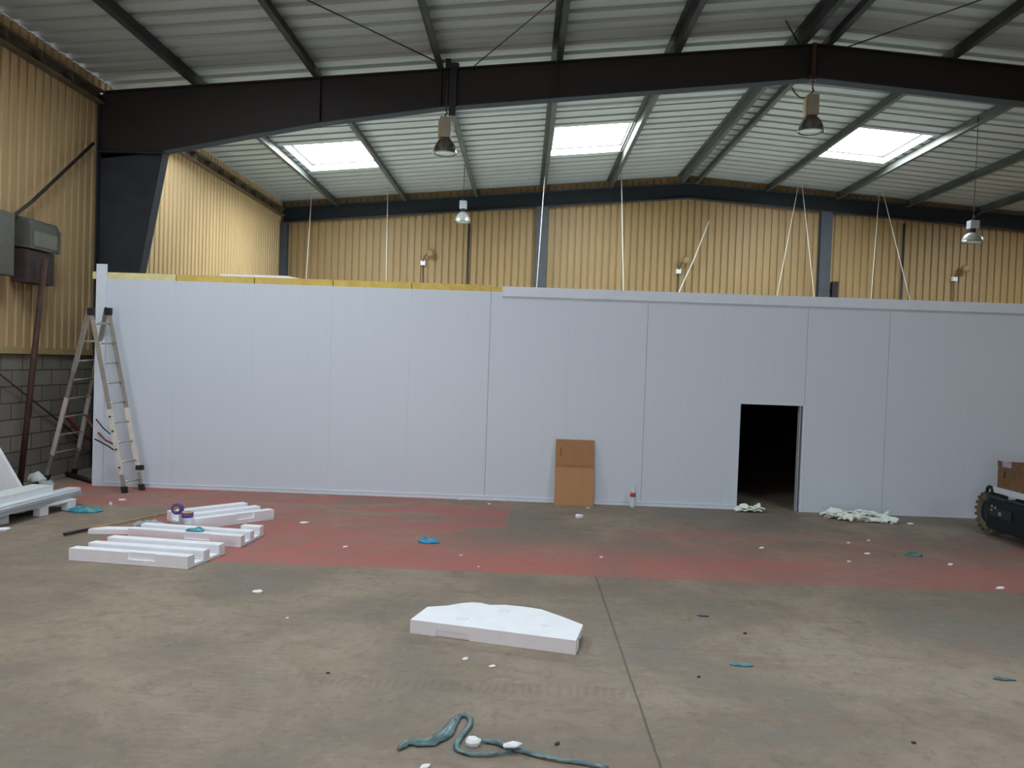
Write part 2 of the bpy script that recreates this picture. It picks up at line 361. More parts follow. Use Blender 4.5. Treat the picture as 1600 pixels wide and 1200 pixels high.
l, r = roof_side(WL-.3, RX, -1), roof_side(RX, WR+.3, 1)
r.v = r.v; l.add(r.v, r.f)
tag(l.build('ceiling', 'roof'), 'underside of the ribbed galvanised roof sheeting', None, None, 'structure')
# daylight sheets in raised curbs: the three seen, then unseen and added ones
for i, (x0, x1, y0, y1, nm) in enumerate(ALL_L):
    e = bpy.data.objects.new('window_%d' % (i+1), None); C.objects.link(e); e.location = ((x0+x1)/2, (y0+y1)/2, roof_z((x0+x1)/2)); tag(e, kind='structure')
    if i < 3: e['label'] = 'bright %s skylight in the roof over the far bay' % nm
    def zz(x, up): return roof_z(x)+up
    t = .03; H = .18
    mb = MB()
    for a, b2, c, d in ((x0-t, x1+t, y0-t, y0), (x0-t, x1+t, y1, y1+t), (x0-t, x0, y0, y1), (x1, x1+t, y0, y1)):
        mb.add([(a, c, zz(a, -.01)), (b2, c, zz(b2, -.01)), (b2, d, zz(b2, -.01)), (a, d, zz(a, -.01)), (a, c, zz(a, H)), (b2, c, zz(b2, H)), (b2, d, zz(b2, H)), (a, d, zz(a, H))],
               [(3,2,1,0),(4,5,6,7),(0,1,5,4),(1,2,6,5),(2,3,7,6),(3,0,4,7)])
    mb.build('window_curb', 'white_l', e)
    mb = MB(); g = .06
    for a, b2, c, d in ((x0, x1, y0, y0+g), (x0, x1, y1-g, y1), (x0, x0+g, y0, y1), (x1-g, x1, y0, y1)):
        mb.add([(a, c, zz(a, H-.03)), (b2, c, zz(b2, H-.03)), (b2, d, zz(b2, H-.03)), (a, d, zz(a, H-.03)), (a, c, zz(a, H)), (b2, c, zz(b2, H)), (b2, d, zz(b2, H)), (a, d, zz(a, H))],
               [(3,2,1,0),(4,5,6,7),(0,1,5,4),(1,2,6,5),(2,3,7,6),(3,0,4,7)])
    mb.build('window_frame', 'rod', e)
    MB().add([(x0-t, y0-t, zz(x0, H+.01)), (x1+t, y0-t, zz(x1, H+.01)), (x1+t, y1+t, zz(x1, H+.01)), (x0-t, y1+t, zz(x0, H+.01))], [(3, 2, 1, 0)]).build('window_pane', 'pane' if y0 > 15 else 'pane_near', e)

# left wall: blockwork below, tan ribbed cladding above
wl = tag(MB().box(WL-.2, WL, REAR-.2, GY+.2, -.02, 2.04).build('wall_left', 'block'), 'left wall of grey blockwork under tan ribbed cladding', None, None, 'structure')
def ribs_wall(y0, y1, topf, botz, pitch=.2, depth=.035):
    return corrugate(y0, y1, pitch, depth, pitch-.075, .018)
mb = MB(); pr = corrugate(REAR-.2, GY+.1, .2, .035, .125, .018)
for (ya, ha), (yb, hb) in zip(pr, pr[1:]):
    mb.add([(WL-ha+.02, ya, 2.04), (WL-hb+.02, yb, 2.04), (WL-hb+.02, yb, 6.9), (WL-ha+.02, ya, 6.9)], [(0, 1, 2, 3)])
mb.build('cladding', 'tan', wl)
MB().box(WL-.02, WL+.05, REAR, GY-.15, 2.0, 2.10).build('base_flashing', 'tan_trim', wl)
# right wall (beyond the frame) and the wall behind the viewer with its open doorway
wr = tag(MB().box(WR, WR+.2, REAR-.2, GY+.2, -.02, 2.04).build('wall_right', 'block'), None, None, None, 'structure')
MB().box(WR+.02, WR+.1, REAR-.2, GY+.2, 2.04, 7.3).build('cladding', 'tan', wr)
wf = MB(); DX0, DX1, DZ = -5.9, -1.3, 4.5
for x0, x1, z0, z1 in ((WL-.2, DX0, 0, 8.3), (DX1, WR+.2, 0, 8.3), (DX0, DX1, DZ, 8.3)): wf.box(x0, x1, REAR-.2, REAR, z0, z1)
tag(wf.build('wall_front', 'tan'), None, None, None, 'structure')
# gable wall
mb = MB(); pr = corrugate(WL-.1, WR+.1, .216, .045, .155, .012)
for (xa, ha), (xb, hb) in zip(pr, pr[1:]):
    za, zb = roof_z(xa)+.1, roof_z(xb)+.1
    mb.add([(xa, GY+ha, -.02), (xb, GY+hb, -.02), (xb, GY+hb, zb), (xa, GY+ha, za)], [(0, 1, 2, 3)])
tag(mb.build('wall_back', 'tan_gable_dim'), 'far gable wall of tan vertical ribbed cladding', None, None, 'structure')

# ------------------------------------------------------------------ steel frames
FY = 14.0
fr = thing('portal_frame', (RX, FY, 0), 'big dark steel portal frame crossing the hall in front of the far bay', 'steel frame')
low = [(-6.5, 5.66), (-4.89, 6.01), (-3.7, 6.25), (-1.61, 6.58), (RX, 7.28), (11.6, 6.72), (13.6, 6.40), (16.3, 5.75)]
def lowz(x):
    for (a, za), (b2, zb) in zip(low, low[1:]):
        if a <= x <= b2: return za+(zb-za)*(x-a)/(b2-a)
    return low[0][1]
web = [(-7.655, rafter_top(-7.6)-.03), (RX, rafter_top(RX)-.01), (WR-.1, rafter_top(WR-.1)-.03), (WR-.1, 5.6), *reversed(low), (-7.655, 5.5)]
MB().prism([(x, FY-.01, z) for x, z in web], (0, .02, 0)).build('rafter_web', 'steel_rafter', fr)
def strip(mb, pts, yc, hw, t):
    for (xa, za), (xb, zb) in zip(pts, pts[1:]):
        d = Vector((xb-xa, 0, zb-za)); n = Vector((-d.z, 0, d.x)).normalized()*t
        mb.obox((xa, yc-hw, za), d, (0, 2*hw, 0), n)
    return mb
strip(MB(), [(-7.62, rafter_top(-7.62)-.02), (RX, rafter_top(RX)-.02), (WR-.1, rafter_top(WR-.1)-.02)], FY, .11, .02).build('top_flange', 'steel_rafter', fr)
strip(MB(), low, FY, .12, -.022).build('bottom_flange', 'flange', fr)
for sx, x0, xt, xb in ((1, -7.66, -6.5, -7.48), (-1, WR-.06, 16.3, 17.2)):
    MB().prism([(x0, FY-.01, 0), (xb, FY-.01, 0), (xt, FY-.01, 5.66), (x0, FY-.01, 5.66)], (0, .02, 0)).build('column_web', 'steel', fr)
    d = Vector((xt-xb, 0, 5.66)); MB().obox((xb, FY-.12, 0), d, (0, .24, 0), (.022*sx, 0, 0)).build('inner_flange', 'flange', fr)
    MB().obox((x0, FY-.12, 0), (0, 0, rafter_top(x0)-.05), (0, .24, 0), (.022*sx, 0, 0)).build('outer_flange', 'steel', fr)
    MB().box(min(x0, xt), max(x0, xt), FY-.11, FY+.11, 5.60, 5.625).build('knee_stiffener', 'steel', fr)
    MB().box(min(x0, xb)-.03, max(x0, xb)+.05, FY-.15, FY+.15, 0, .02).build('base_plate', 'steel', fr)
for x in (-3.75, -1.62, .4, RX-.03, RX+.03, 9.48):
    hw = .11 if abs(x-RX) > .1 else .12
    MB().box(x-.01, x+.01, FY-hw, FY+hw, lowz(x)+.01, rafter_top(x)-.03).build('stiffener_plate', 'steel_rafter', fr)
gf = thing('gable_frame', (RX, GY-.2, 0), 'slender dark steel frame with posts standing against the tan gable wall', 'steel frame')
gt = lambda x: 7.86-(RX-x)*.0915 if x < RX else 7.86-(x-RX)*.066
GYF = GY-.17
pts = [(-7.6, gt(-7.6)), (RX, gt(RX)), (WR-.1, gt(WR-.1))]
MB().prism([(x, GYF-.01, z) for x, z in pts]+[(x, GYF-.01, z-.46) for x, z in reversed(pts)], (0, .02, 0)).build('rafter_web', 'beam_g', gf)
strip(MB(), pts, GYF, .09, -.02).build('top_flange', 'steel', gf)
strip(MB(), [(x, z-.45) for x, z in pts], GYF, .09, -.02).build('bottom_flange', 'steel', gf)
for x, wd in ((-7.55, .2), (.42, .36), (9.12, .34)):
    p = MB(); p.box(x-wd/2, x+wd/2, GYF-.10, GYF-.085, 0, gt(x)-.48); p.box(x-wd/2, x+wd/2, GYF+.085, GYF+.10, 0, gt(x)-.48); p.box(x-.01, x+.01, GYF-.09, GYF+.09, 0, gt(x)-.48)
    p.build('gable_post', 'post', gf)
# purlins, one per line and bay (Z section)
ORD = ['first', 'second', 'third', 'fourth', 'fifth']
def purlin(x, ya, yb, label, group):
    s = 1 if x < RX else -1; z = rafter_top(x) if ya < FY else min(rafter_top(x), rafter_top(x)); mb = MB(); L = yb-ya; f = .095; t = .006
    mb.box(x-t/2, x+t/2, ya, yb, 0, PH-.005)
    mb.box(x if s > 0 else x-f, x+f if s > 0 else x, ya, yb, 0, t)
    mb.box(x-f if s > 0 else x, x if s > 0 else x+f, ya, yb, PH-.012, PH-.005)
    e = x+f if s > 0 else x-f
    mb.box(e-t/2, e+t/2, ya, yb, 0, .022)
    mb.v = [Vector((v.x, v.y, v.z+z)) for v in mb.v]
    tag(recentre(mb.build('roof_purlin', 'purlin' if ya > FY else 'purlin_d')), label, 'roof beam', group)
def pname(x):
    left = [p for p in PUR if p < RX][::-1]; right = [p for p in PUR if p > RX]
    if x in left: i = left.index(x); return 'ridge purlin on the left side' if i == 0 else '%s roof purlin to the left of the ridge' % (ORD[i-1])
    i = right.index(x); return 'ridge purlin on the right side' if i == 0 else '%s roof purlin to the right of the ridge' % ORD[i-1]
for x in PUR:
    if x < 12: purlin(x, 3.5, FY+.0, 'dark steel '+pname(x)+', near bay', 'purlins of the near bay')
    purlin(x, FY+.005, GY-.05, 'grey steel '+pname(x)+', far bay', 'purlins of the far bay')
# eave beams
for ya, yb, t_ in ((3.5, FY-.15, 'near'), (FY+.15, GY-.35, 'far')):
    mb = MB(); mb.box(-7.66, -7.5, ya, yb, 6.42, 6.44); mb.box(-7.66, -7.5, ya, yb, 6.62, 6.64); mb.box(-7.66, -7.64, ya, yb, 6.44, 6.62)
    n = int((yb-ya)/.8)
    for k in range(n): yy = ya+.4+k*(yb-ya-.6)/n; mb.box(-7.64, -7.51, yy, yy+.02, 6.44, 6.62)
    mb.build('eave_beam', 'eave'); tag(C.objects[-1], 'brown steel eave beam along the left wall in the %s bay' % t_, 'steel beam')
# wind bracing rods seen in the near bay roof
for a, b2, lab, r in (((480, 0), (690, 100), 'thin steel bracing rod slanting up left from the left lamp clamp', .012),
                ((735, 108), (866, 0), 'thin steel bracing rod slanting up right from the left lamp clamp', .010),
                ((1320, 75), (1532, 0), 'thin steel bracing rod slanting up right from the ridge', .012),
                ((1248, 68), (1228, 28), 'short pale stay beside the ridge purlins', .016)):
    p = ony(b2[0] if b2[1] > a[1] else a[0], max(a[1], b2[1]), FY-.12); q = a if a[1] < b2[1] else b2
    y = 11.8
    for _ in range(20): t = ony(q[0], q[1], y); y = y*((rafter_top(t.x)+.02)-EYE)/(t.z-EYE)
    t = ony(q[0], q[1], y)
    if lab.startswith('short'): t = ony(q[0], q[1], 13.4)
    d = (t-p); t2 = t+d*(.5 if not lab.startswith('short') else 0)
    if t2.z > roof_z(t2.x)-.03: t2.z = roof_z(t2.x)-.03
    tag(recentre(MB().tube([p, t2], r, 6).build('bracing_rod', 'rod')), lab, 'steel rod', 'roof bracing rods')

# ------------------------------------------------------------------ cold room partition
PY = 12.05; PT = .10; PZ = 3.27
cr = thing('cold_room_partition', (0, PY, 0), 'long white insulated panel wall of a cold room with one dark doorway', 'partition')
edges = [-6.55, -5.38, -4.17, -2.96, -1.75, -.53, .68, 1.87, 3.10, 4.30, 5.54, 6.76, 7.97, 9.2]
D0, D1, DH = 3.335, 4.285, 1.62
for a, b2 in zip(edges, edges[1:]):
    g = .004 if any(abs(b2-q) < .05 for q in (-.53, 1.87, 4.30, 5.54)) else .0006
    a2, b3 = a+.0006, b2-g
    mb = MB()
    if abs(a-3.10) < .01:
        mb.prism([(a2, PY, 0), (D0, PY, 0), (D0, PY, DH), (D1, PY, DH), (D1, PY, 0), (b3, PY, 0), (b3, PY, PZ-.07), (a2, PY, PZ-.07)], (0, PT, 0))
    else: mb.box(a2, b3, PY, PY+PT, 0, PZ-.07)
    p = mb.build('wall_panel', 'panel', cr)
    MB().box(a+.006, b2-.008, PY+.006, PY+PT-.006, PZ-.07, PZ+(.03 if a < -.6 else 0)).build('foam_core', 'pufoam_pale' if a < -6 else 'pufoam', cr)
MB().box(-.36, 9.2, PY-.014, PY+PT+.014, PZ-.135, PZ+.015).build('capping_profile', 'trim', cr, .003)
MB().box(-.36, 9.2, PY-.005, PY-.0005, PZ-.165, PZ-.135).build('capping_shadow', 'profile_g', cr)  # grey strip standing in for the shadow line under the capping
MB().box(-6.55, D0-.01, PY-.016, PY-.001, 0, .065).build('base_profile', 'trim', cr, .003)
MB().box(-6.55, D0-.01, PY-.022, PY-.016, .055, .065).build('base_profile_lip', 'trim', cr)
MB().box(-6.60, -6.44, PY-.03, PY-.001, 0, 3.42).build('corner_post', 'trim', cr, .003)
MB().box(-6.66, -6.61, PY-.02, PY+.06, 3.19, 3.30).build('foam_end_block', 'pufoam_pale', cr)
MB().box(D1-.002, D1+.028, PY-.006, PY-.001, 0, DH+.02).build('door_edge_strip', 'trim', cr)
MB().box(D1-.045, D1-.035, PY+.0, PY+PT, 0, DH).build('door_jamb_profile', 'profile_g', cr)
# the box behind it: dark sheets for the shade inside, side walls, rear wall and ceiling panels
RY = 24.2
MB().box(-6.55, -6.45, PY+PT+.01, RY, 0, 3.18).build('side_wall', 'panel', cr)
MB().box(9.1, 9.2, PY+PT+.01, RY, 0, 3.18).build('side_wall', 'panel', cr)
MB().box(-6.45, 9.1, RY-.1, RY, 0, 3.18).build('rear_wall', 'panel', cr)
MB().box(-6.44, 9.09, RY-.13, RY-.11, 0, 3.15).build('rear_shade', 'shade_sheet', cr)
MB().box(6.9, 6.95, PY+PT+.01, RY-.15, 0, 3.15).build('room_divider', 'shade_sheet', cr)
for i in range(6):
    x0 = -6.55+i*15.75/6; MB().box(x0+.003, x0+15.75/6-.003, PY+PT+.01, RY, 3.185, 3.25).build('ceiling_panel', 'panel_top', cr)
MB().box(-6.44, 9.09, PY+PT+.02, RY-.14, 3.155, 3.18).build('ceiling_shade', 'shade_sheet', cr)
MB().box(-6.44, D0-.1, PY+PT+.002, PY+PT+.008, 0, 3.15).build('front_shade', 'shade_sheet', cr)
# loose sheet lying on top of the room near its left end
p = MB(); a, b2 = ony(402, 436, 12.6), ony(486, 438, 12.6)
p.prism([(a.x-.5, 12.35, 3.255), (b2.x, 12.35, 3.255), (b2.x-.1, 12.35, 3.33), (b2.x-.32, 12.35, 3.365), (a.x-.5, 12.35, 3.36)], (0, 1.4, 0))
tag(recentre(p.build('loose_panel', 'foam')), 'white foam sheet lying on top of the cold room near its left end', 'foam sheet')

# ------------------------------------------------------------------ suspension wires
def roofhit(px, py, dz=0.0):
    y = 18
    for _ in range(40):
        p = ony(px, py, y); y = y*((roof_z(p.x)+dz)-EYE)/(p.z-EYE)
    return ony(px, py, y)
def drop(px, py, label, x1=None, r=.011, zt=None):
    t = roofhit(px, py)
    b = Vector((t.x, t.y, 3.25))
    if x1 is not None:
        q = ony(x1[0], x1[1], t.y); d = q-t; b = t+d*((3.25-t.z)/d.z)
    mb = MB().tube([t, b], r, 6)
    tag(recentre(mb.build('suspension_wire', 'wire_w')), label, 'wire', 'white suspension wires over the cold room')
drop(487, 302, 'thin white wire hanging above the left end of the cold room', (478, 440))
drop(606, 293, 'thin white wire hanging behind the left skylight, second from the left', (603, 445), .009)
drop(852, 262, 'thin white wire hanging just left of the middle gable post', (838, 455))
drop(971, 268, 'thick white wire hanging straight down right of the middle gable post', (974, 456), .014)
drop(1248, 287, 'left leg of the white wire pair left of the right gable post', (1214, 462))
drop(1253, 287, 'right leg of the white wire pair left of the right gable post', (1272, 462))
drop(1374, 298, 'left leg of the white wire pair right of the right gable post', (1361, 466))
drop(1379, 298, 'right leg of the white wire pair right of the right gable post', (1420, 462))
# downpipe-like dark rods on the gable
for x0, y0, x1, y1, lab in ((733, 350, 728, 450, 'dark vertical conduit on the gable wall below the left far lamp'), (1413, 350, 1408, 468, 'dark vertical conduit on the gable wall right of the right post')):
    a = ony(x0, y0, GY-.05); b2 = ony(x1, y1, GY-.05); b2.x = a.x; b2.z = 0
    tag(recentre(MB().tube([a, b2], .03, 6).build('conduit', 'steel')), lab, 'pipe', 'conduits on the gable')
# small floodlights with junction boxes on the gable
for bx, by, hx, hy, lab in ((661, 411, 672, 394, 'small wall floodlight with junction box on the gable, left of the middle post'),
                       (1060, 424, 1073, 405, 'small wall floodlight with tangled cables on the gable under the ridge'),
                       (1491, 436, 1510, 419, 'small wall floodlight with junction box on the gable at the right')):
    p, q = ony(bx, by, GY-.06), ony(hx, hy, GY-.25)
    e = thing('wall_floodlight', (p.x, GY-.05, p.z), lab, 'floodlight', 'gable floodlights')
    MB().box(p.x-.075, p.x+.075, GY-.12, GY+.01, p.z-.07, p.z+.07).build('junction_box', 'profile', e, .01)
    m = (p+q)/2+Vector((-.05, 0, .05))
    MB().tube([p+Vector((0, -.05, .05)), m, q+Vector((0, .05, 0))], .022, 6).build('arm', 'eave', e)
    lm = MB(); lm.v = []; lm.lathe([(.04, .06), (.09, .04), (.13, -.03), (.13, -.06)], (0, 0, 0), 14)
    R3 = Matrix.Rotation(math.radians(70), 3, 'X'); lm.v = [R3 @ v + q for v in lm.v]
    lm.build('lamp_head', 'tan_gable_dim', e)
    bl = MB(); bl.lathe([(.0, .0), (.05, -.01), (.0, -.05)], (0, 0, 0), 10, False); bl.v = [R3 @ v + q + Vector((0, -.06, 0)) for v in bl.v]; bl.build('bulb', 'black', e)
    cp = [Vector((p.x, GY-.05, p.z-.06)), Vector((p.x+.01, GY-.05, p.z-.5)), Vector((p.x-.02, GY-.05, 3.0)), Vector((p.x, GY-.05, 1.0))]
    MB().tube(cp, .016, 6).build('cable', 'rod', e)
a, b2 = ony(1108, 345, GY-.3), ony(1058, 462, GY-.3)
tag(recentre(MB().tube([a, (a+b2)/2+Vector((.04, 0, 0)), b2, b2+Vector((-.3, .0, -1.2))], .018, 6).build('hanging_cable', 'wire_w')), 'pale cable slanting past the middle floodlight on the gable', 'cable')
p = ony(1305, 447, GY-.2)
mb = MB().box(p.x-.09, p.x+.09, GY-.22, GY-.02, p.z-.35, p.z+.14)
e = thing('wall_box', (p.x, GY-.1, p.z), 'small black box on a bracket on the gable right of the right post', 'control box')
mb.build('casing', 'black', e, .01); MB().box(p.x-.14, p.x+.14, GY-.04, GY+.0, p.z-.4, p.z-.3).build('bracket', 'steel', e)
for dy in (0, 33):
    q = ony(1297, 417+dy, GY-.12)
    tag(recentre(MB().lathe([(.02, -.10), (.04, -.06), (.04, .06), (.02, .10)], (q.x, GY-.06, q.z), 10).build('insulator', 'brown_bit')), 'small dark knob on the right edge of the right gable post, %s one' % ('upper' if dy == 0 else 'lower'), 'fixing')

# ------------------------------------------------------------------ high-bay lamps
def lamp(px, ptop, pbot, Yd, label, clear, rad, hang_top):
    top, bot = ony(px[0], ptop, Yd), ony(px[1], pbot, Yd); H = top.z-bot.z; x = (top.x+bot.x)/2; zb = bot.z
    e = thing('high_bay_lamp', (x, Yd, zb), label, 'ceiling lamp', 'high bay lamps')
    rm, hm = ('prism', 'profile_g') if clear else ('refl', 'beige')
    hb = H*.43 if not clear else H*.62; hw = rad*.46
    MB().box(x-hw, x+hw, Yd-hw*.9, Yd+hw*.9, zb+hb, zb+H).build('ballast_housing', hm, e, .012)
    if not clear: MB().box(x-hw-.03, x-hw-.001, Yd-hw*.7, Yd+hw*.7, zb+hb-.01, zb+H-.06).build('side_cover', 'tan_trim', e, .006)
    else: MB().lathe([(rad*.3, zb+hb-.08), (rad*.3, zb+hb-.001)], (x, Yd, 0), 14).build('neck', 'black', e)
    hr = hb-(.08 if clear else 0)
    prof = [(rad*1.0, 0), (rad*.99, hr*.12), (rad*.93, hr*.35), (rad*.80, hr*.62), (rad*.58, hr*.85), (rad*.36, hr*.99)]
    n = 28
    full = prof+[(r_-.006, h_) for r_, h_ in reversed(prof)]
    rf = MB().lathe([(a, zb+b) for a, b in full], (x, Yd, 0), n, False).build('reflector', rm, e)
    MB().tube([(x+rad*math.cos(t), Yd+rad*math.sin(t), zb) for t in [k*2*math.pi/24 for k in range(25)]], .01, 6).build('rim_ring', 'refl', rf)
    MB().lathe([(.0, zb-.012), (rad*.7, zb-.006), (rad*.96, zb+.006), (rad*.96, zb+.012), (0, zb+.012)], (x, Yd, 0), n, False).build('lens', 'lens', e)
    # hook and stem
    MB().tube([(x, Yd, zb+H), (x-.02, Yd, zb+H+.04), (x+.02, Yd, zb+H+.08), (x, Yd, zb+H+.12)], .014, 6).build('hook', 'steel', e)
    MB().tube([(x, Yd, zb+H+.11), (x, Yd, hang_top)], .012 if not clear else .008, 6).build('stem', 'rod', e)
    return e, x, zb, H
Ly = FY-.20
e, x, zb, H = lamp((697, 695), 184, 240, Ly, 'beige and metal high bay lamp hanging from the rafter left of centre', False, .205, rafter_top(-1.6)+.02)
cl = MB().box(x-.02, x+.20, Ly-.03, Ly+.08, rafter_top(-1.6)-.02, rafter_top(-1.6)+.06); cl.box(x-.03, x+.06, Ly-.05, Ly+.02, rafter_top(-1.6)-.04, rafter_top(-1.6)+.12); cl.build('clamp', 'black', e, .01)
MB().tube([(x+.1, Ly, zb+H-.02), (x+.13, Ly, zb+H-.12), (x+.12, Ly, zb+H*.6)], .014, 6).build('cable', 'wire_w', e)
MB().box(x+.04, x+.16, Ly+.02, Ly+.07, zb+H+.05, rafter_top(-1.6)-.02).build('hanger_bar', 'black', e)
e, x, zb, H = lamp((1270, 1266), 149, 206, Ly, 'beige and metal high bay lamp hanging under the ridge', False, .215, lowz(RX)+.0)
MB().box(x-.07, x+.07, Ly-.02, Ly+.08, lowz(RX)-.08, lowz(RX)-.0).build('clamp', 'black', e, .01)
MB().tube([(x-.1, Ly, zb+H-.05), (x-.22, Ly, zb+H-.04), (x-.30, Ly, zb+H+.03), (x-.34, Ly+.05, zb+H+.14)], .012, 6).build('cable', 'steel', e)
MB().box(x-.02, x+.05, Ly+.02, Ly+.07, lowz(RX), rafter_top(RX)-.02).build('hanger_bar', 'rust', e)
lamp((724, 723), 314, 347, 21.5, 'small clear high bay lamp hanging before the left half of the gable', True, .21, roof_z(-1.5)-.02)
lamp((1521, 1519), 345, 378, 17.0, 'small clear high bay lamp hanging before the gable at the right', True, .21, roof_z(9.9)-.02)

# ------------------------------------------------------------------ things on the left wall
hx = WL+.05
e = thing('air_heater', (WL+.2, 11.9, 3.1), 'grey metal unit heater with dark lower box on the left wall', 'heater')
MB().prism([(WL+.06, 11.6, 3.60), (WL+.35, 11.6, 3.57), (WL+.35, 11.6, 3.92), (WL+.30, 11.6, 4.02), (WL+.06, 11.6, 4.06)], (0, .72, 0)).build('casing', 'heater', e, .01)
MB().box(WL+.351, WL+.36, 11.66, 12.24, 3.62, 3.84).build('front_panel', 'heater_l', e)
MB().box(WL+.351, WL+.365, 12.26, 12.32, 3.57, 3.92).build('edge_flange', 'heater', e)
MB().box(WL+.06, WL+.31, 11.6, 12.25, 3.07, 3.56).build('lower_box', 'heater_d', e, .01)
MB().box(WL+.06, WL+.30, 10.7, 11.3, 3.12, 4.02).build('side_duct', 'heater', e, .01)
a, b2 = onx(64, 402, WL+.36), onx(31, 742, WL+.30); b2.z = 0
tag(recentre(MB().tube([a+Vector((.06, 0, -.02)), b2], .042, 12).build('exhaust_pipe', 'rust')), 'rust brown pipe running from the wall heater down to the floor', 'pipe')
a, b2 = onx(-60, 400, WL+.18), onx(146, 224, WL+.12)
tag(recentre(MB().tube([a, onx(50, 315, WL+.16), b2], .028, 8).build('wall_brace', 'rod')), 'dark diagonal brace above the heater on the left wall', 'steel rod')
a, b2 = onx(-40, 553, WL+.08), onx(95, 660, WL+.06)
tag(recentre(MB().tube([a, b2, onx(128, 690, WL+.05)], .016, 8).build('wall_cable', 'rod')), 'dark cable running down across the blockwork behind the ladder', 'cable')
pts = [onx(95, 640, WL+.12), onx(105, 652, WL+.14), onx(118, 668, WL+.12), onx(132, 680, WL+.12), onx(150, 694, WL+.12)]
tag(recentre(MB().tube(pts, .03, 8).build('red_hose', 'red')), 'red hose sloping across the blockwork behind the ladder', 'hose')
a, b2 = onz(104, 740, .04), onz(146, 752, .04)
tag(recentre(MB().tube([a, b2], .04, 4).build('steel_bar', 'black')), 'dark bar lying on the floor behind the ladder', 'bar')

# ------------------------------------------------------------------ ladder
fl, frr = onz(195, 770), onz(222, 766); fl.z = frr.z = 0
tl, tr = ony(142, 484, 11.45), ony(169, 484, 11.78)
rl, rr_ = onz(72, 738), onz(100, 739); rl.z = rr_.z = 0
if rl.x < -7.5: rl = rl*(7.5/abs(rl.x)); rl.z = 0
rr_.x = max(rr_.x, -7.5); rr_.y = min(rr_.y, 13.1)
ld = thing('step_ladder', ((fl.x+rl.x)/2, 12.1, 0), 'worn aluminium A-frame ladder standing at the left end of the white partition', 'ladder')
def rail(a, b, w_, t, m, name='rail'):
    d = (b-a); side = Vector((0, 1, 0)); n = d.cross(side).normalized()
    side = n.cross(d).normalized()
    mb = MB().obox(a-n*w_/2-side*t/2, n*w_, side*t, d); return mb.build(name, m, ld)
def lerp(a, b, t): return a+(b-a)*t
fz = .02
for a, b, m1, m2 in ((tl, fl, 'alu_w', 'alu'), (tr, frr, 'alu_w', 'alu')):
    c = lerp(a, b, .54)
    rail(a, lerp(a, b, .97), .055, .025, 'alu_d'); rail(c, lerp(a, b, .90), .066, .03, 'alu_w', 'outer_rail')
    MB().obox(lerp(a, b, .965)-Vector((.035, .03, 0)), (.075, 0, 0), (0, .06, 0), (b-a)*.035).build('rubber_foot', 'rubber', ld)
tl2, tr2 = tl+Vector((-.03, .02, .03)), tr+Vector((-.03, .02, .03))
for a, b in ((tl2, rl), (tr2, rr_)):
    rail(a, lerp(a, b, .97), .055, .025, 'alu_d'); rail(lerp(a, b, .0), lerp(a, b, .35), .066, .03, 'alu', 'outer_rail')
    rail(lerp(a, b, .50), lerp(a, b, .84), .066, .03, 'alu_w', 'outer_rail')
    MB().obox(lerp(a, b, .965)-Vector((.035, .03, 0)), (.075, 0, 0), (0, .06, 0), (b-a)*.035).build('rubber_foot', 'rubber', ld)
for k in range(9):
    t = .075+k*.108
    MB().tube([lerp(tl, fl, t), lerp(tr, frr, t)], .015, 8).build('rung', 'alu', ld)
    if k < 8 and k > 0: MB().tube([lerp(tl2, rl, t), lerp(tr2, rr_, t)], .015, 8).build('rung', 'alu', ld)
for p in (tl, tr):
    MB().lathe([(.0, -.03), (.045, -.03), (.045, .03), (0, .03)], (0, 0, 0), 14, False)
    h = MB().box(p.x-.05, p.x+.06, p.y-.025, p.y+.025, p.z-.08, p.z+.03); h.build('hinge', 'black', ld, .012)
for k in (.58, .66, .76, .86):
    q = lerp(tl, fl, k)+Vector((0, -.018, 0))
    MB().box(q.x-.012, q.x+.012, q.y-.012, q.y, q.z-.012, q.z+.012).build('rivet', 'black', ld)
# red strap and dark cord tying the two halves
s0, s1 = lerp(tr2, rr_, .62), lerp(tl, fl, .74)
MB().tube([s0, lerp(s0, s1, .3)+Vector((0, -.05, -.04)), lerp(s0, s1, .7)+Vector((0, -.03, -.06)), s1], .014, 6).build('red_strap', 'red', ld)
s0, s1 = ony(148, 686, 11.95), lerp(tl, fl, .775)
MB().tube([s0, lerp(s0, s1, .5)+Vector((0, 0, .01)), s1], .010, 6).build('cord', 'black', ld)
s0, s1 = ony(150, 655, 11.98), ony(172, 678, 11.75)
MB().tube([s0, lerp(s0, s1, .5)+Vector((0, 0, -.02)), s1], .010, 6).build('cord', 'heater_d', ld)
q = lerp(tr, frr, .93); MB().box(q.x-.05, q.x+.05, q.y-.04, q.y+.03, q.z+.12, q.z+.19).build('rubber_clip', 'rubber', ld)

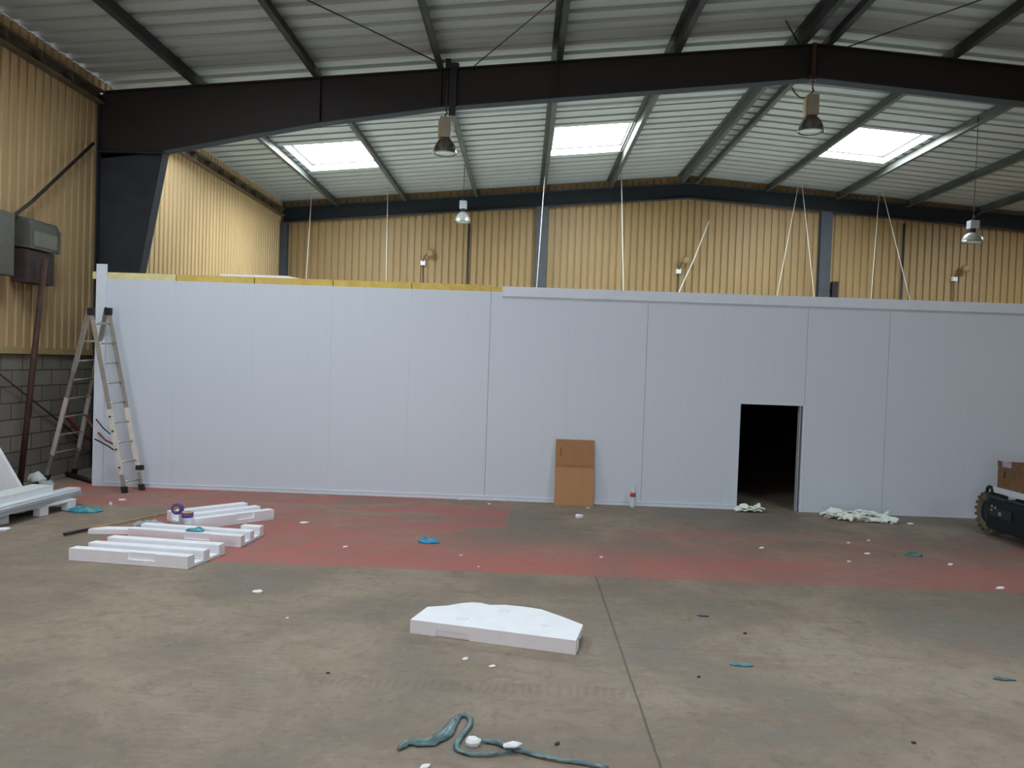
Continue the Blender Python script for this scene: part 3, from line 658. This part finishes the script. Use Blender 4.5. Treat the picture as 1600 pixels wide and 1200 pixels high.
# ------------------------------------------------------------------ polystyrene mouldings
def emould(A, B, Cc, h, label, name='foam_moulding', broken=False, z0=0.0, ribs=(0, .40, .82), rw=.17, base=.035):
    """E-shaped packing moulding; A,B front edge on the floor, Cc back right"""
    A, B, Cc = [Vector((p.x, p.y, z0)) for p in (A, B, Cc)]
    u, v = B-A, Cc-B; e = thing(name, A+(u+v)/2, label, 'foam block', 'white polystyrene mouldings on the floor')
    mb = MB(); mb.obox(A, u, v, (0, 0, base)); mb.build('base', 'foam', e, .006)
    for i, rb in enumerate(ribs):
        o = A+v*rb+Vector((0, 0, base)); un = u; 
        if broken and i == len(ribs)-1: o = o+u*.82; un = u*.18
        sub = MB()
        if i == 0:     # front rib with a shallow rectangular recess
            hh = h-base; n = v.normalized()
            sub.obox(o+n*.02, un, v*rw-n*.02, (0, 0, hh)); sub.obox(o, un*.50, n*.02, (0, 0, hh)); sub.obox(o+un*.73, un*.27, n*.02, (0, 0, hh)); sub.obox(o+un*.50, un*.23, n*.02, (0, 0, hh*.22))
            sub.build('rib', 'foam', e)
        else:
            sub.obox(o, un, v*rw, (0, 0, h-base)); sub.build('rib', 'foam', e, .006)
    return e
emould(onz(107, 876), onz(293, 890), onz(352, 866), .125, 'three ribbed white foam moulding nearest the viewer in the left group')
emould(onz(200, 843), onz(376, 856), onz(412, 837), .125, 'white foam moulding with a broken back rib, just behind the nearest one', broken=True)
B3 = onz(428, 812); A3 = onz(324, 826); C3 = onz(379, 799); A3 = B3+(A3-B3)*1.15
emould(A3, B3, C3, .13, 'white foam moulding turned towards the right, with tape rolls lying on it', ribs=(0, .42, .83))
A, B = onz(137, 835), onz(215, 836); Cq = onz(345, 821); Dq = onz(160, 827)
mb = MB().prism([(A.x, A.y, 0), (B.x, B.y, 0), (B.x+.62, B.y+.06, 0), (B.x+.6, B.y+.20, 0), (A.x+.12, A.y+.16, 0)], (0, 0, .065))
tag(recentre(mb.build('foam_slab', 'foam', None, .008)), 'thin flat white foam slab behind the two long mouldings', 'foam block', 'white polystyrene mouldings on the floor')

# large tapered moulding in the foreground
h = .105
top = [(641, 968), (668, 948), (700, 946), (722, 942), (738, 941), (752, 942), (765, 945), (790, 945), (820, 948), (846, 952), (880, 964), (911, 976), (900, 1001)]
T = [onz(x_, y_, h) for x_, y_ in top]; n = len(T)
e = thing('tapered_foam_moulding', (sum(t.x for t in T)/n, sum(t.y for t in T)/n, 0), 'large white foam moulding with tapered back edge lying alone in the foreground', 'foam block')
bd = MB().prism([(t.x, t.y, h-.04) for t in T], (0, 0, .04))
FL, FR = T[0], T[-1]; fu = FR-FL; fn = Vector((-fu.y, fu.x, 0)).normalized()
L0 = Vector((FL.x, FL.y, 0))
bd.obox(L0+Vector((0, 0, .05)), fu, fn*.13, (0, 0, h-.04-.05))
for a, b2, st in ((0, .165, 0), (.165, .37, .014), (.37, 1, 0)):
    bd.obox(L0+fu*a+fn*st, fu*(b2-a), fn*(.13-st), (0, 0, .05))
bd.build('moulding_body', 'foam', e)
for px, py, sx in ((722, 966, .05), (787, 955, .05), (852, 977, .035)):
    q = onz(px, py, h); MB().lathe([(0, h-.0005), (sx, h-.0005), (sx*.8, h+.0015), (0, h+.0015)], (q.x, q.y, 0), 14).build('sprue_mark', 'foam_m', e)
bk = [T[i] for i in (11, 10, 9, 8, 7, 6, 5, 4, 3, 2, 1)]
inn = [Vector((t.x-.02, t.y-.10, 0)) for t in bk]
inn[0] = Vector((bk[0].x-.06, bk[0].y-.09, 0))
rb = MB()
for i in range(len(bk)-1):
    q = [Vector((bk[i].x, bk[i].y, 0)), Vector((bk[i+1].x, bk[i+1].y, 0)), inn[i+1], inn[i]]
    if i == 0: q[0] = q[0]-Vector((.012, 0, 0))
    rb.prism(q, (0, 0, h-.0395))
rb.build('back_leg', 'foam', e)
ed = MB().obox(Vector((T[0].x, T[0].y, 0)), Vector((T[1].x-T[0].x, T[1].y-T[0].y, 0)), (.1, 0, 0), (0, 0, h-.0395)); ed.build('end_leg', 'foam', e)

# ------------------------------------------------------------------ stack of profiles, pallet and sheet at the left
def beam(a, b, w_, h_, name, m, label, cat='profile', grp='white profiles stacked at the left', notch=False):
    d = Vector((b.x-a.x, b.y-a.y, b.z-a.z)); n = Vector((-d.y, d.x, 0)).normalized()
    mb = MB(); t = .008
    mb.obox(a, d, n*w_, (0, 0, t)); mb.obox(a+Vector((0, 0, t)), d, n*t, (0, 0, h_-2*t)); mb.obox(a+n*(w_-t)+Vector((0, 0, t)), d, n*t, (0, 0, h_-2*t)); mb.obox(a+Vector((0, 0, h_-t)), d, n*w_, (0, 0, t))
    if notch: mb.obox(a+Vector((0, 0, h_*.45))-n*.012, d, n*.012, (0, 0, h_*.12))
    return tag(recentre(mb.build(name, m)), label, cat, grp)
pa, pb = onz(60, 808), onz(111, 797)
u = Vector((pb.x-pa.x, pb.y-pa.y, 0)); nn = Vector((-u.y, u.x, 0)).normalized(); un_ = u.normalized()
O = Vector((pa.x, pa.y, 0))-un_*.55
pl = thing('plastic_pallet', O+un_*.5, 'white plastic pallet on the floor under the stacked profiles', 'pallet')
L = 1.15; Wd = .85; W2 = nn*Wd
MB().obox(O+Vector((0, 0, .105)), un_*L, W2, (0, 0, .03)).build('deck', 'plastic_w', pl, .005)
for a in (0, .5, .88):
    for q in (0, .42, .86):
        MB().obox(O+un_*L*a+nn*Wd*q, un_*.13, nn*.11, (0, 0, .104)).build('pallet_foot', 'plastic_w', pl, .005)
zt = .136
def prof(px, py, z, ln, back, w_, h_, m, label, notch=False, dirx=None):
    """right end at pixel (px,py) on height z, running to the left"""
    b = onz(px, py, z); d = -(un_*ln) if dirx is None else Vector(dirx)*ln
    return beam(b+d, b, w_, h_, 'white_profile', m, label, notch=notch)
dv = (Vector((*(onz(0, 808, zt)-onz(128, 774, zt)).xy, 0))).normalized()
def P3(px, py, z, ln, w_, h_, m, label, notch=False): return prof(px, py, z, ln, 0, w_, h_, m, label, notch, dv)
P3(128, 774, .136, 3.3, .20, .05, 'profile_g', 'grey white lowest profile of the stack on the pallet')
P3(126, 769, .187, 3.2, .17, .065, 'profile', 'long white profile with a groove, second from the bottom of the stack', True)
P3(83, 768, .253, 2.9, .28, .085, 'plastic_w', 'short wide white profile on top of the stack')
# leaning sheet, its foot on the floor behind the stack
pp = [ony(x_, y_, 10.62) for x_, y_ in ((37, 768), (-34, 646), (-66, 640), (-66, 790))]
lo = [Vector((pp[0].x+.02, 10.60, .0)), Vector((pp[3].x, 10.60, .0))]
mb = MB().prism([lo[0], Vector((pp[0].x, 10.60, pp[0].z)), Vector((pp[1].x, 10.60, pp[1].z)), Vector((pp[2].x, 10.60, pp[2].z)), lo[1]], (0, .06, 0))
tag(recentre(mb.build('foam_sheet', 'foam')), 'white foam sheet with slanted edge standing at the left edge of the picture', 'foam sheet')

# ------------------------------------------------------------------ small things
def crumple(name, m, px, py, sx, sy, h_, label, cat, grp=None, seed=0, z=0.0):
    c = onz(px, py, z); rnd = random.Random(seed*13+int(px)); mb = MB(); nx, ny = 14, 8
    off = Vector((seed*3.1, px*.07, 0)); vs = []
    for j in range(ny):
        for i in range(nx):
            uu, vv = i/(nx-1)*2-1, j/(ny-1)*2-1
            q = Vector((uu*sx/2, vv*sy/2, 0)); nz = noise.noise(Vector((q.x*9, q.y*9, 0))+off); n2 = noise.noise(Vector((q.x*5+7, q.y*5, 2))+off)
            k = 1+.35*noise.noise(Vector((math.atan2(vv, uu)*1.3, seed, px*.1)))
            ed_ = max(abs(uu), abs(vv))
            vs.append(Vector((c.x+q.x*k*(1-.22*vv*vv), c.y+q.y*k*(1-.3*uu*uu)+n2*.05*sx, z+.004+max(0, (h_*(.35+.9*abs(nz)))*(1-ed_**3)))))
    top_ = [(j*nx+i, j*nx+i+1, (j+1)*nx+i+1, (j+1)*nx+i) for j in range(ny-1) for i in range(nx-1)]
    mb.add(vs, top_, True); o = mb.build(name, m)
    sd = o.modifiers.new('solid', 'SOLIDIFY'); sd.thickness = .003
    return tag(recentre(o), label, cat, grp)
crumple('plastic_film', 'film_blue', 670, 847, .24, .20, .07, 'bright blue crumpled film on the red lane in the middle', 'plastic film')
crumple('plastic_film', 'film_cyan', 128, 800, .46, .16, .10, 'cyan crumpled film beside the end of the white pallet', 'plastic film', seed=2)
crumple('plastic_film', 'film_cyan', 152, 799, .14, .10, .07, 'small cyan film tuft at the right end of the crumpled film by the pallet', 'plastic film', seed=8)
crumple('plastic_film', 'film_grey', 236, 822, .42, .18, .10, 'greyish blue crumpled film behind the flat foam slab', 'plastic film', seed=3)
crumple('plastic_film', 'film_cyan', 305, 829, .20, .10, .05, 'small cyan film lying on the foam moulding', 'plastic film', seed=4, z=.13)
crumple('plastic_film', 'film_teal', 1427, 868, .22, .16, .05, 'small pale blue film on the floor in front of the parked machine', 'plastic film', seed=5)
crumple('plastic_film', 'film_cyan', 1160, 1040, .16, .045, .03, 'narrow light blue film strip on the bare floor right of the joint', 'plastic film', seed=6)
crumple('plastic_film', 'film_dark', 1099, 963, .10, .04, .02, 'tiny dark blue film bit on the floor, up from the light blue strip', 'plastic film', seed=7)
crumple('plastic_film', 'film_teal', 1568, 1062, .15, .05, .03, 'dark teal film bit on the floor at the right edge', 'plastic film', seed=9)
# twisted teal ribbon in the foreground
def ribbon(pix, widths, m, label, name='plastic_ribbon', hs=None):
    P = [onz(x_, y_) for x_, y_ in pix]; N = []; W_ = []; Hh = []
    for i in range(len(P)-1):
        for k in range(6):
            t = k/6; p0, p1, p2, p3 = P[max(i-1, 0)], P[i], P[i+1], P[min(i+2, len(P)-1)]
            N.append(.5*((2*p1)+(p2-p0)*t+(2*p0-5*p1+4*p2-p3)*t*t+(3*p1-p0-3*p2+p3)*t**3)); W_.append(widths[i]*(1-t)+widths[i+1]*t)
    N.append(P[-1]); W_.append(widths[-1]); vs = []; na = 7
    for i, p in enumerate(N):
        d = N[min(i+1, len(N)-1)]-N[max(i-1, 0)]; n_ = Vector((-d.y, d.x, 0)).normalized()
        for k in range(na):
            s_ = k/(na-1)*2-1
            zf = .006+.020*abs(noise.noise(Vector((i*.45, s_*1.6, len(pix)))))+.012*(1-s_*s_)
            vs.append(Vector((p.x, p.y, 0))+n_*s_*W_[i]*(1+.25*noise.noise(Vector((i*.5, 0, 4))))+Vector((0, 0, zf)))
    fs = [(i*na+k, i*na+k+1, (i+1)*na+k+1, (i+1)*na+k) for i in range(len(N)-1) for k in range(na-1)]
    o = MB().add(vs, fs, True).build(name, m); sd = o.modifiers.new('solid', 'SOLIDIFY'); sd.thickness = .003
    return tag(recentre(o), label, 'plastic strip')
ribbon([(622, 1174), (640, 1162), (668, 1162), (694, 1150), (708, 1132), (718, 1121), (732, 1122), (734, 1134), (722, 1152), (714, 1164), (716, 1174), (740, 1182), (775, 1181), (800, 1176)],
       [.008, .035, .045, .045, .030, .020, .018, .018, .016, .016, .018, .012, .010, .006], 'film_teal', 'looping teal plastic strip on the floor at the bottom of the picture')
ribbon([(752, 1161), (775, 1162), (800, 1171), (835, 1181), (870, 1190), (905, 1194), (950, 1204)],
       [.008, .026, .024, .020, .012, .014, .012], 'film_teal', 'straight teal plastic strip running off the bottom edge right of the loop')
# chips of foam
def chip(px, py, s, label, m='foam', grp='white foam chips scattered on the floor', name='foam_chip', cat='foam chip', ax=1.6, z=0.0, hgt=.4):
    c = onz(px, py, z); rnd = random.Random(int(px*31+py)); k = rnd.randint(5, 8); s = s*.85; a0 = rnd.random()*6
    rr = [(.7+.5*rnd.random()) for _ in range(k)]; vs = []
    for zz_, sc_ in ((0, .85), (s*hgt*.6, 1.0), (s*hgt, .65)):
        for i in range(k):
            t = i*2*math.pi/k
            x_ = math.cos(t)*s*rr[i]*sc_*ax/1.3; y_ = math.sin(t)*s*rr[i]*sc_/1.3
            vs.append((c.x+x_*math.cos(a0*.15)-y_*math.sin(a0*.15), c.y+x_*math.sin(a0*.15)+y_*math.cos(a0*.15), z+.0005+zz_*(1+.3*rnd.random())))
    fs = [tuple(reversed(range(k))), tuple(range(2*k, 3*k))]+[(r_*k+i, r_*k+(i+1) % k, (r_+1)*k+(i+1) % k, (r_+1)*k+i) for r_ in range(2) for i in range(k)]
    return tag(recentre(MB().add(vs, fs).build(name, m)), label, cat, grp)
chip(403, 926, .055, 'white foam chip on bare floor below the left foam group')
chip(727, 1031, .036, 'flat white foam chip just in front of the large foreground moulding')
chip(769, 1042, .026, 'small white foam sliver just in front of the large foreground moulding', ax=2.2)
chip(739, 1164, .062, 'angular white foam chip inside the loop of teal strip', ax=1.1, hgt=.6)
chip(799, 1166, .045, 'elongated white foam chip lying on the straight teal strip', ax=2.2, z=.035)
chip(664, 1199, .03, 'white foam chip at the very bottom edge of the picture')
chip(474, 818, .05, 'white foam chip on the floor right of the turned moulding', ax=2)
chip(540, 855, .035, 'white foam chip in the middle of the red lane, left of the blue film')
chip(905, 809, .06, 'white foam chip on the floor in front of the brown cardboard', ax=1.8, hgt=.8)
chip(919, 794, .03, 'tiny white foam chip at the right foot of the brown cardboard')
chip(191, 782, .055, 'white foam chip on the red paint below the ladder feet', ax=1.9)
chip(173, 790, .045, 'white foam chip on the red paint left of the ladder feet', ax=1, hgt=1)
chip(449, 966, .016, 'tiny white speck on the bare floor below the left foam group')
chip(720, 868, .02, 'tiny white speck on the red lane below the blue film'); chip(748, 886, .018, 'tiny white speck near the front edge of the red lane, middle')
chip(764, 788, .03, 'tiny pale chip at the foot of the partition, middle'); chip(1190, 857, .04, 'thin pale chip on the floor in front of the doorway', ax=2.4)
chip(1326, 849, .035, 'pale chip on the floor, second below the scrap heap'); chip(1357, 845, .03, 'pale chip on the floor just below the scrap heap'); chip(1355, 866, .045, 'long pale chip on the floor below the scrap heap', ax=2.2)
chip(1326, 878, .03, 'faint pale chip lowest below the scrap heap'); chip(1485, 883, .045, 'white chip on the red lane in front of the parked machine')
chip(1563, 920, .045, 'long white chip on the red lane by the right edge', ax=2.4); chip(1422, 819, .05, 'white chip on the floor right of the scrap heap'); chip(1393, 818, .03, 'pale chip close to the right end of the scrap heap')
chip(1437, 801, .03, 'tiny white chip touching the partition right of the scrap heap', z=.0)
chip(939, 871, .025, 'tiny pale chip on the red lane right of the joint'); chip(5, 829, .09, 'white foam chip at the left edge of the picture', ax=1.8)
chip(1075, 961, .0, 'x') if False else None
for px, py, s, lab in ((1164, 990, .03, 'small dark crumb on bare floor above the light blue strip'), (1092, 1058, .026, 'small dark crumb on bare floor left of the light blue strip'), (870, 1163, .03, 'dark crumb near the straight teal strip'), (512, 1052, .022, 'dark crumb on the floor left of the large moulding'), (1428, 1161, .026, 'dark crumb at the lower right of the floor')):
    chip(px, py, s*.75, lab, 'brown_bit', 'dark crumbs on the floor', 'dirt_crumb', 'dirt')
# heap of pale green foam scraps by the doorway
def scrap(x_, y_, z_, L_, yaw_, curl, rnd, lab, grp):
    mb = MB(); n_ = 8; w_ = .055+.045*rnd.random(); th_ = .016+.010*rnd.random(); d = Vector((math.cos(yaw_), math.sin(yaw_), 0)); nn_ = Vector((-d.y, d.x, 0)); tilt = rnd.uniform(-.7, .7)
    cr_ = nn_*math.cos(tilt)+Vector((0, 0, math.sin(tilt))); arch = rnd.uniform(.0, .045); vs = []
    base_z = z_+w_*abs(math.sin(tilt))/2+.002
    for i in range(n_):
        t = i/(n_-1); p = Vector((x_, y_, base_z))+d*(t-.5)*L_+nn_*curl*L_*math.sin(t*3.1)+Vector((0, 0, arch*math.sin(t*3.14)))
        ww = w_*(.6+.4*math.sin(.3+t*2.5))*(1+.2*rnd.uniform(-1, 1))
        vs += [p-cr_*ww/2, p+cr_*ww/2, p+cr_*ww/2+Vector((0, 0, th_)), p-cr_*ww/2+Vector((0, 0, th_))]
    fs = [(0, 1, 2, 3), (4*n_-1, 4*n_-2, 4*n_-3, 4*n_-4)]+[(i*4+k, (i+1)*4+k, (i+1)*4+(k+1) % 4, i*4+(k+1) % 4) for i in range(n_-1) for k in range(4)]
    mb.add([Vector((v.x, v.y, max(.001, v.z))) for v in vs], fs)
    tag(recentre(mb.build('foam_scrap', 'scrap')), lab, 'foam scrap', grp)
rnd = random.Random(5)
h0 = onz(1335, 812)
for k in range(46):
    u_ = rnd.gauss(0, .5); x_ = max(-.42, min(.44, u_*.48)); hx_ = math.sqrt(max(0, 1-(x_/.7)**2)); y_ = rnd.uniform(-.2, .2)*hx_
    scrap(h0.x+x_, h0.y+y_, max(0, .12*hx_*(1-abs(y_)/.22))*rnd.random(), rnd.uniform(.12, .26), rnd.uniform(-1.2, 1.2), rnd.uniform(-.35, .35), rnd, 'pale green foam scrap in the heap right of the doorway', 'pale green scraps right of the doorway')
h1 = onz(1165, 799)
for k in range(10):
    scrap(h1.x+rnd.uniform(-.16, .2), h1.y+rnd.uniform(-.1, .08), .05*rnd.random(), rnd.uniform(.12, .24), rnd.uniform(-1.2, .6), rnd.uniform(-.3, .3), rnd, 'pale green foam scrap in the little heap at the left side of the doorway', 'pale green scraps left of the doorway')
# tape rolls on the turned moulding
def tape(px, py, z, label, lying):
    c = onz(px, py, z); e = thing('tape_roll', (c.x, c.y, z), label, 'tape', 'purple tape rolls')
    prof_ = [(.035, 0), (.068, 0), (.068, .06), (.035, .06), (.035, 0)]
    b_ = MB().lathe(prof_, (0, 0, 0), 22, False); k = MB().lathe([(.030, .002), (.0345, .002), (.0345, .058), (.030, .058), (.030, .002)], (0, 0, 0), 22, False)
    R3 = Matrix.Identity(3) if lying else Matrix.Rotation(math.radians(80), 3, 'X') @ Matrix.Identity(3)
    for q_ in (b_, k): q_.v = [R3 @ v+Vector((c.x, c.y, z+(0 if lying else .07))) for v in q_.v]
    b_.build('tape', 'purple', e); k.build('core', 'tape_y', e)
    if lying: MB().lathe([(.036, .061), (.067, .061), (.067, .064), (.036, .064), (.036, .061)], (c.x, c.y, z), 22, False).build('side_face', 'tape_y', e)
tape(293, 808, .131, 'purple tape roll with yellow side lying flat on the turned foam moulding', True)
tape(279, 804, .131, 'purple tape roll standing upright beside the flat one', False)
# stick with a dark end
a, b2 = onz(100, 834, .03), onz(300, 793, .03)
e = thing('wooden_stick', (a.x, a.y, 0), 'long thin wooden stick with a black end lying behind the foam mouldings', 'stick')
a.z = .025; b2.z = .025; m = a+(b2-a)*.17
MB().tube([m, b2], .011, 8).build('shaft', 'wood', e); MB().tube([a, m], .017, 8).build('dark_end', 'black', e)
# odds and ends behind the stack
a, b2 = onz(34, 763, .03), onz(58, 755, .03)
tag(recentre(MB().tube([a, b2], .03, 8).build('dark_tube', 'black')), 'dark tube lying on the floor behind the white stack', 'tube')
crumple('white_rag', 'foam', 56, 752, .30, .22, .20, 'crumpled white rag behind the white stack', 'rag', seed=11)
crumple('white_rag', 'profile_g', 72, 757, .26, .16, .10, 'greyish rag on the floor right of the white rag', 'rag', seed=12)
# thin pale cable ends on the floor at the partition foot
a, b2, c = onz(716, 781, .008), onz(745, 779, .008), onz(790, 783, .008)
tag(recentre(MB().tube([a, b2, c], .006, 6).build('floor_cable', 'wire_w')), 'thin pale cable on the floor along the partition foot', 'cable')

# ------------------------------------------------------------------ cardboard sheet and bottle
cb = thing('cardboard_box', (.81, PY-.1, 0), 'flattened brown cardboard box standing against the white partition', 'cardboard')
cx0, cx1 = onz(865, 786).x, onz(925, 788).x; hz = ony(895, 687, PY-.03).z; yb0, yt = PY-.16, PY-.03; fold = .60
def lean(z): return yb0+(yt-yb0)*z/hz
def slab(z0, z1, off, th_, x0, x1): 
    return MB().prism([(x0, lean(z0)-off, z0), (x1, lean(z0)-off, z0), (x1, lean(z1)-off, z1), (x0, lean(z1)-off, z1)], (0, th_, 0))
slab(0, hz*fold, .025, .026, cx0, cx1).build('lower_panel', 'card', cb)
slab(hz*fold+.004, hz, .018, .019, cx0, cx1).build('upper_flap', 'card_d', cb)
slab(hz*.75, hz*.88, .0195, .001, cx0+.075, cx0+.085).build('printed_mark', 'card_mark', cb)
slab(hz*fold-.03, hz*fold+.0, .0262, .001, cx0, cx1).build('fold_crease', 'card_d', cb)
b = onz(989, 794); e = thing('water_bottle', (b.x, PY-.15, 0), 'empty clear plastic bottle with red label standing by the partition', 'bottle')
bc = (b.x, PY-.15, .001)
MB().lathe([(.0, 0), (.036, 0), (.042, .01), (.042, .09), (.038, .12), (.042, .15), (.042, .22), (.034, .26), (.016, .295), (.014, .315), (0, .315)], bc, 20, False).build('bottle_body', 'bottle', e)
MB().lathe([(.0435, .165), (.0435, .225), (.0425, .225), (.0425, .165), (.0435, .165)], bc, 20, False).build('label', 'bottle_red', e)
MB().lathe([(0, .314), (.017, .314), (.017, .335), (0, .335)], bc, 16, False).build('cap', 'plastic_w', e)

# ------------------------------------------------------------------ tracked/wheeled machine at the right edge
A = onz(1541, 836); B = onz(1600, 858); u = Vector((B.x-A.x, B.y-A.y, 0)).normalized(); v = Vector((-u.y, u.x, 0))
A = Vector((A.x, A.y, 0))
mc = thing('lift_machine', A+u*.8+v*.4, 'dark blue wheeled lift machine parked at the right edge by the partition', 'machine')
L, Wm = 1.7, .62
def mbx(a, la, b, lb, z0, z1, nm, m, bev=.0, par=None): return MB().obox(A+u*a+v*b+Vector((0, 0, z0)), u*la, v*lb, (0, 0, z1-z0)).build(nm, m, par or mc, bev, 3)
mbx(.03, L-.03, -.03, .035, .12, .52, 'side_plate', 'chassis', .012); mbx(.42, L-.42, .036, Wm-.036, .14, .52, 'chassis', 'chassis', .02)
mbx(.03, .38, .34, .26, .14, .52, 'chassis_end', 'chassis', .02)
mbx(.0, .42, -.03, .045, .521, .56, 'lid_edge', 'chassis_t', .01); mbx(.42, L-.44, .0, Wm-.02, .521, .56, 'chassis_lid', 'chassis_t', .012)
mbx(.06, L-.11, .02, Wm-.05, .60, .675, 'white_platform', 'trim', .006)
mbx(.10, .5, -.031, .0-.012, .30, .42, 'recess_plate', 'black')
for a_, z_, s_ in ((.16, .415, .022), (.155, .365, .020), (.235, .405, .024), (.33, .33, .035)):
    q = A+u*a_+Vector((0, 0, z_))-v*.045
    MB().obox(q, u*s_*1.6, v*-.004, (0, 0, s_*1.3)).build('sticker', 'decal', mc)
def wheel(ac, bc_, nm='wheel'):
    R_ = .30; Wt = .20; c = A+u*ac+v*bc_+Vector((0, 0, R_+.004)); n_ = 40; t = MB()
    pr_ = [(.15, -Wt/2), (.225, -Wt/2), (.26, -Wt*.38), (.26, Wt*.38), (.225, Wt/2), (.15, Wt/2), (.15, -Wt/2)]
    vs = []; 
    for r_, y_ in pr_:
        for k in range(n_): th_ = k*2*math.pi/n_; vs.append(c+u*r_*math.cos(th_)+Vector((0, 0, r_*math.sin(th_)))+v*y_)
    t.add(vs, [(i*n_+k, i*n_+(k+1) % n_, (i+1)*n_+(k+1) % n_, (i+1)*n_+k) for i in range(len(pr_)-1) for k in range(n_)], True)
    for k in range(20):        # tread lugs
        for sgn in (-1, 1):
            th_ = (k+.25*sgn)*2*math.pi/20; rd = u*math.cos(th_)+Vector((0, 0, math.sin(th_))); tg = u*-math.sin(th_)+Vector((0, 0, math.cos(th_)))
            o_ = c+rd*.25-tg*.02+v*(0 if sgn > 0 else -Wt*.48); t.obox(o_, tg*.04, v*Wt*.48, rd*.035)
    w_ = t.build(nm, 'tyre', mc)
    hub = MB(); vs = []
    pr_ = [(.0, -Wt*.30), (.09, -Wt*.32), (.148, -Wt*.4), (.148, Wt*.4), (0, Wt*.3)]
    for r_, y_ in pr_:
        for k in range(24): th_ = k*2*math.pi/24; vs.append(c+u*r_*math.cos(th_)+Vector((0, 0, r_*math.sin(th_)))+v*y_)
    hub.add(vs, [(i*24+k, i*24+(k+1) % 24, (i+1)*24+(k+1) % 24, (i+1)*24+k) for i in range(4) for k in range(24)], True); hub.build('hub', 'chassis_t', w_)
wheel(-.05, .11); wheel(.25, Wm+.13); wheel(L-.2, Wm+.13)
for k in (0,):
    c = A+u*.0+v*.02+Vector((0, 0, .60))
    MB().tube([c+(u*math.cos(t)+Vector((0, 0, math.sin(t))))*.065 for t in [i*2*math.pi/16 for i in range(17)]], .022, 8).build('lifting_ring', 'rubber', mc)
    MB().tube([c+v*.03, c+v*.12], .03, 10).build('ring_pin', 'tyre', mc)
cx = thing('cardboard_carton', A+u*.7+v*.3+Vector((0, 0, .676)), 'open brown cardboard carton standing on the dark machine', 'carton')
def cbx(a, la, b, lb, z0, z1, nm, m): return MB().obox(A+u*a+v*b+Vector((0, 0, z0)), u*la, v*lb, (0, 0, z1-z0)).build(nm, m, cx)
cbx(.09, 1.1, .06, .008, .676, .98, 'front_wall', 'card_b'); cbx(.09, 1.1, .50, .008, .676, 1.02, 'back_wall', 'card_b'); cbx(.09, .008, .07, .43, .676, 1.02, 'side_wall', 'card_b'); cbx(1.182, .008, .07, .43, .676, 1.0, 'side_wall', 'card_b'); cbx(.098, 1.084, .068, .43, .676, .682, 'bottom', 'card_b')
cbx(.09, .09, .052, .006, .97, 1.035, 'corner_flap', 'card_b'); cbx(.20, .19, .050, .006, .965, 1.04, 'pale_label', 'lilac'); cbx(.40, .6, .052, .006, .97, 1.02, 'top_flap', 'card_b')
cbx(.23, .03, .056, .003, .84, .90, 'printed_arrow', 'card_mark'); cbx(.215, .06, .0555, .003, .82, .845, 'printed_arrow', 'card_mark')
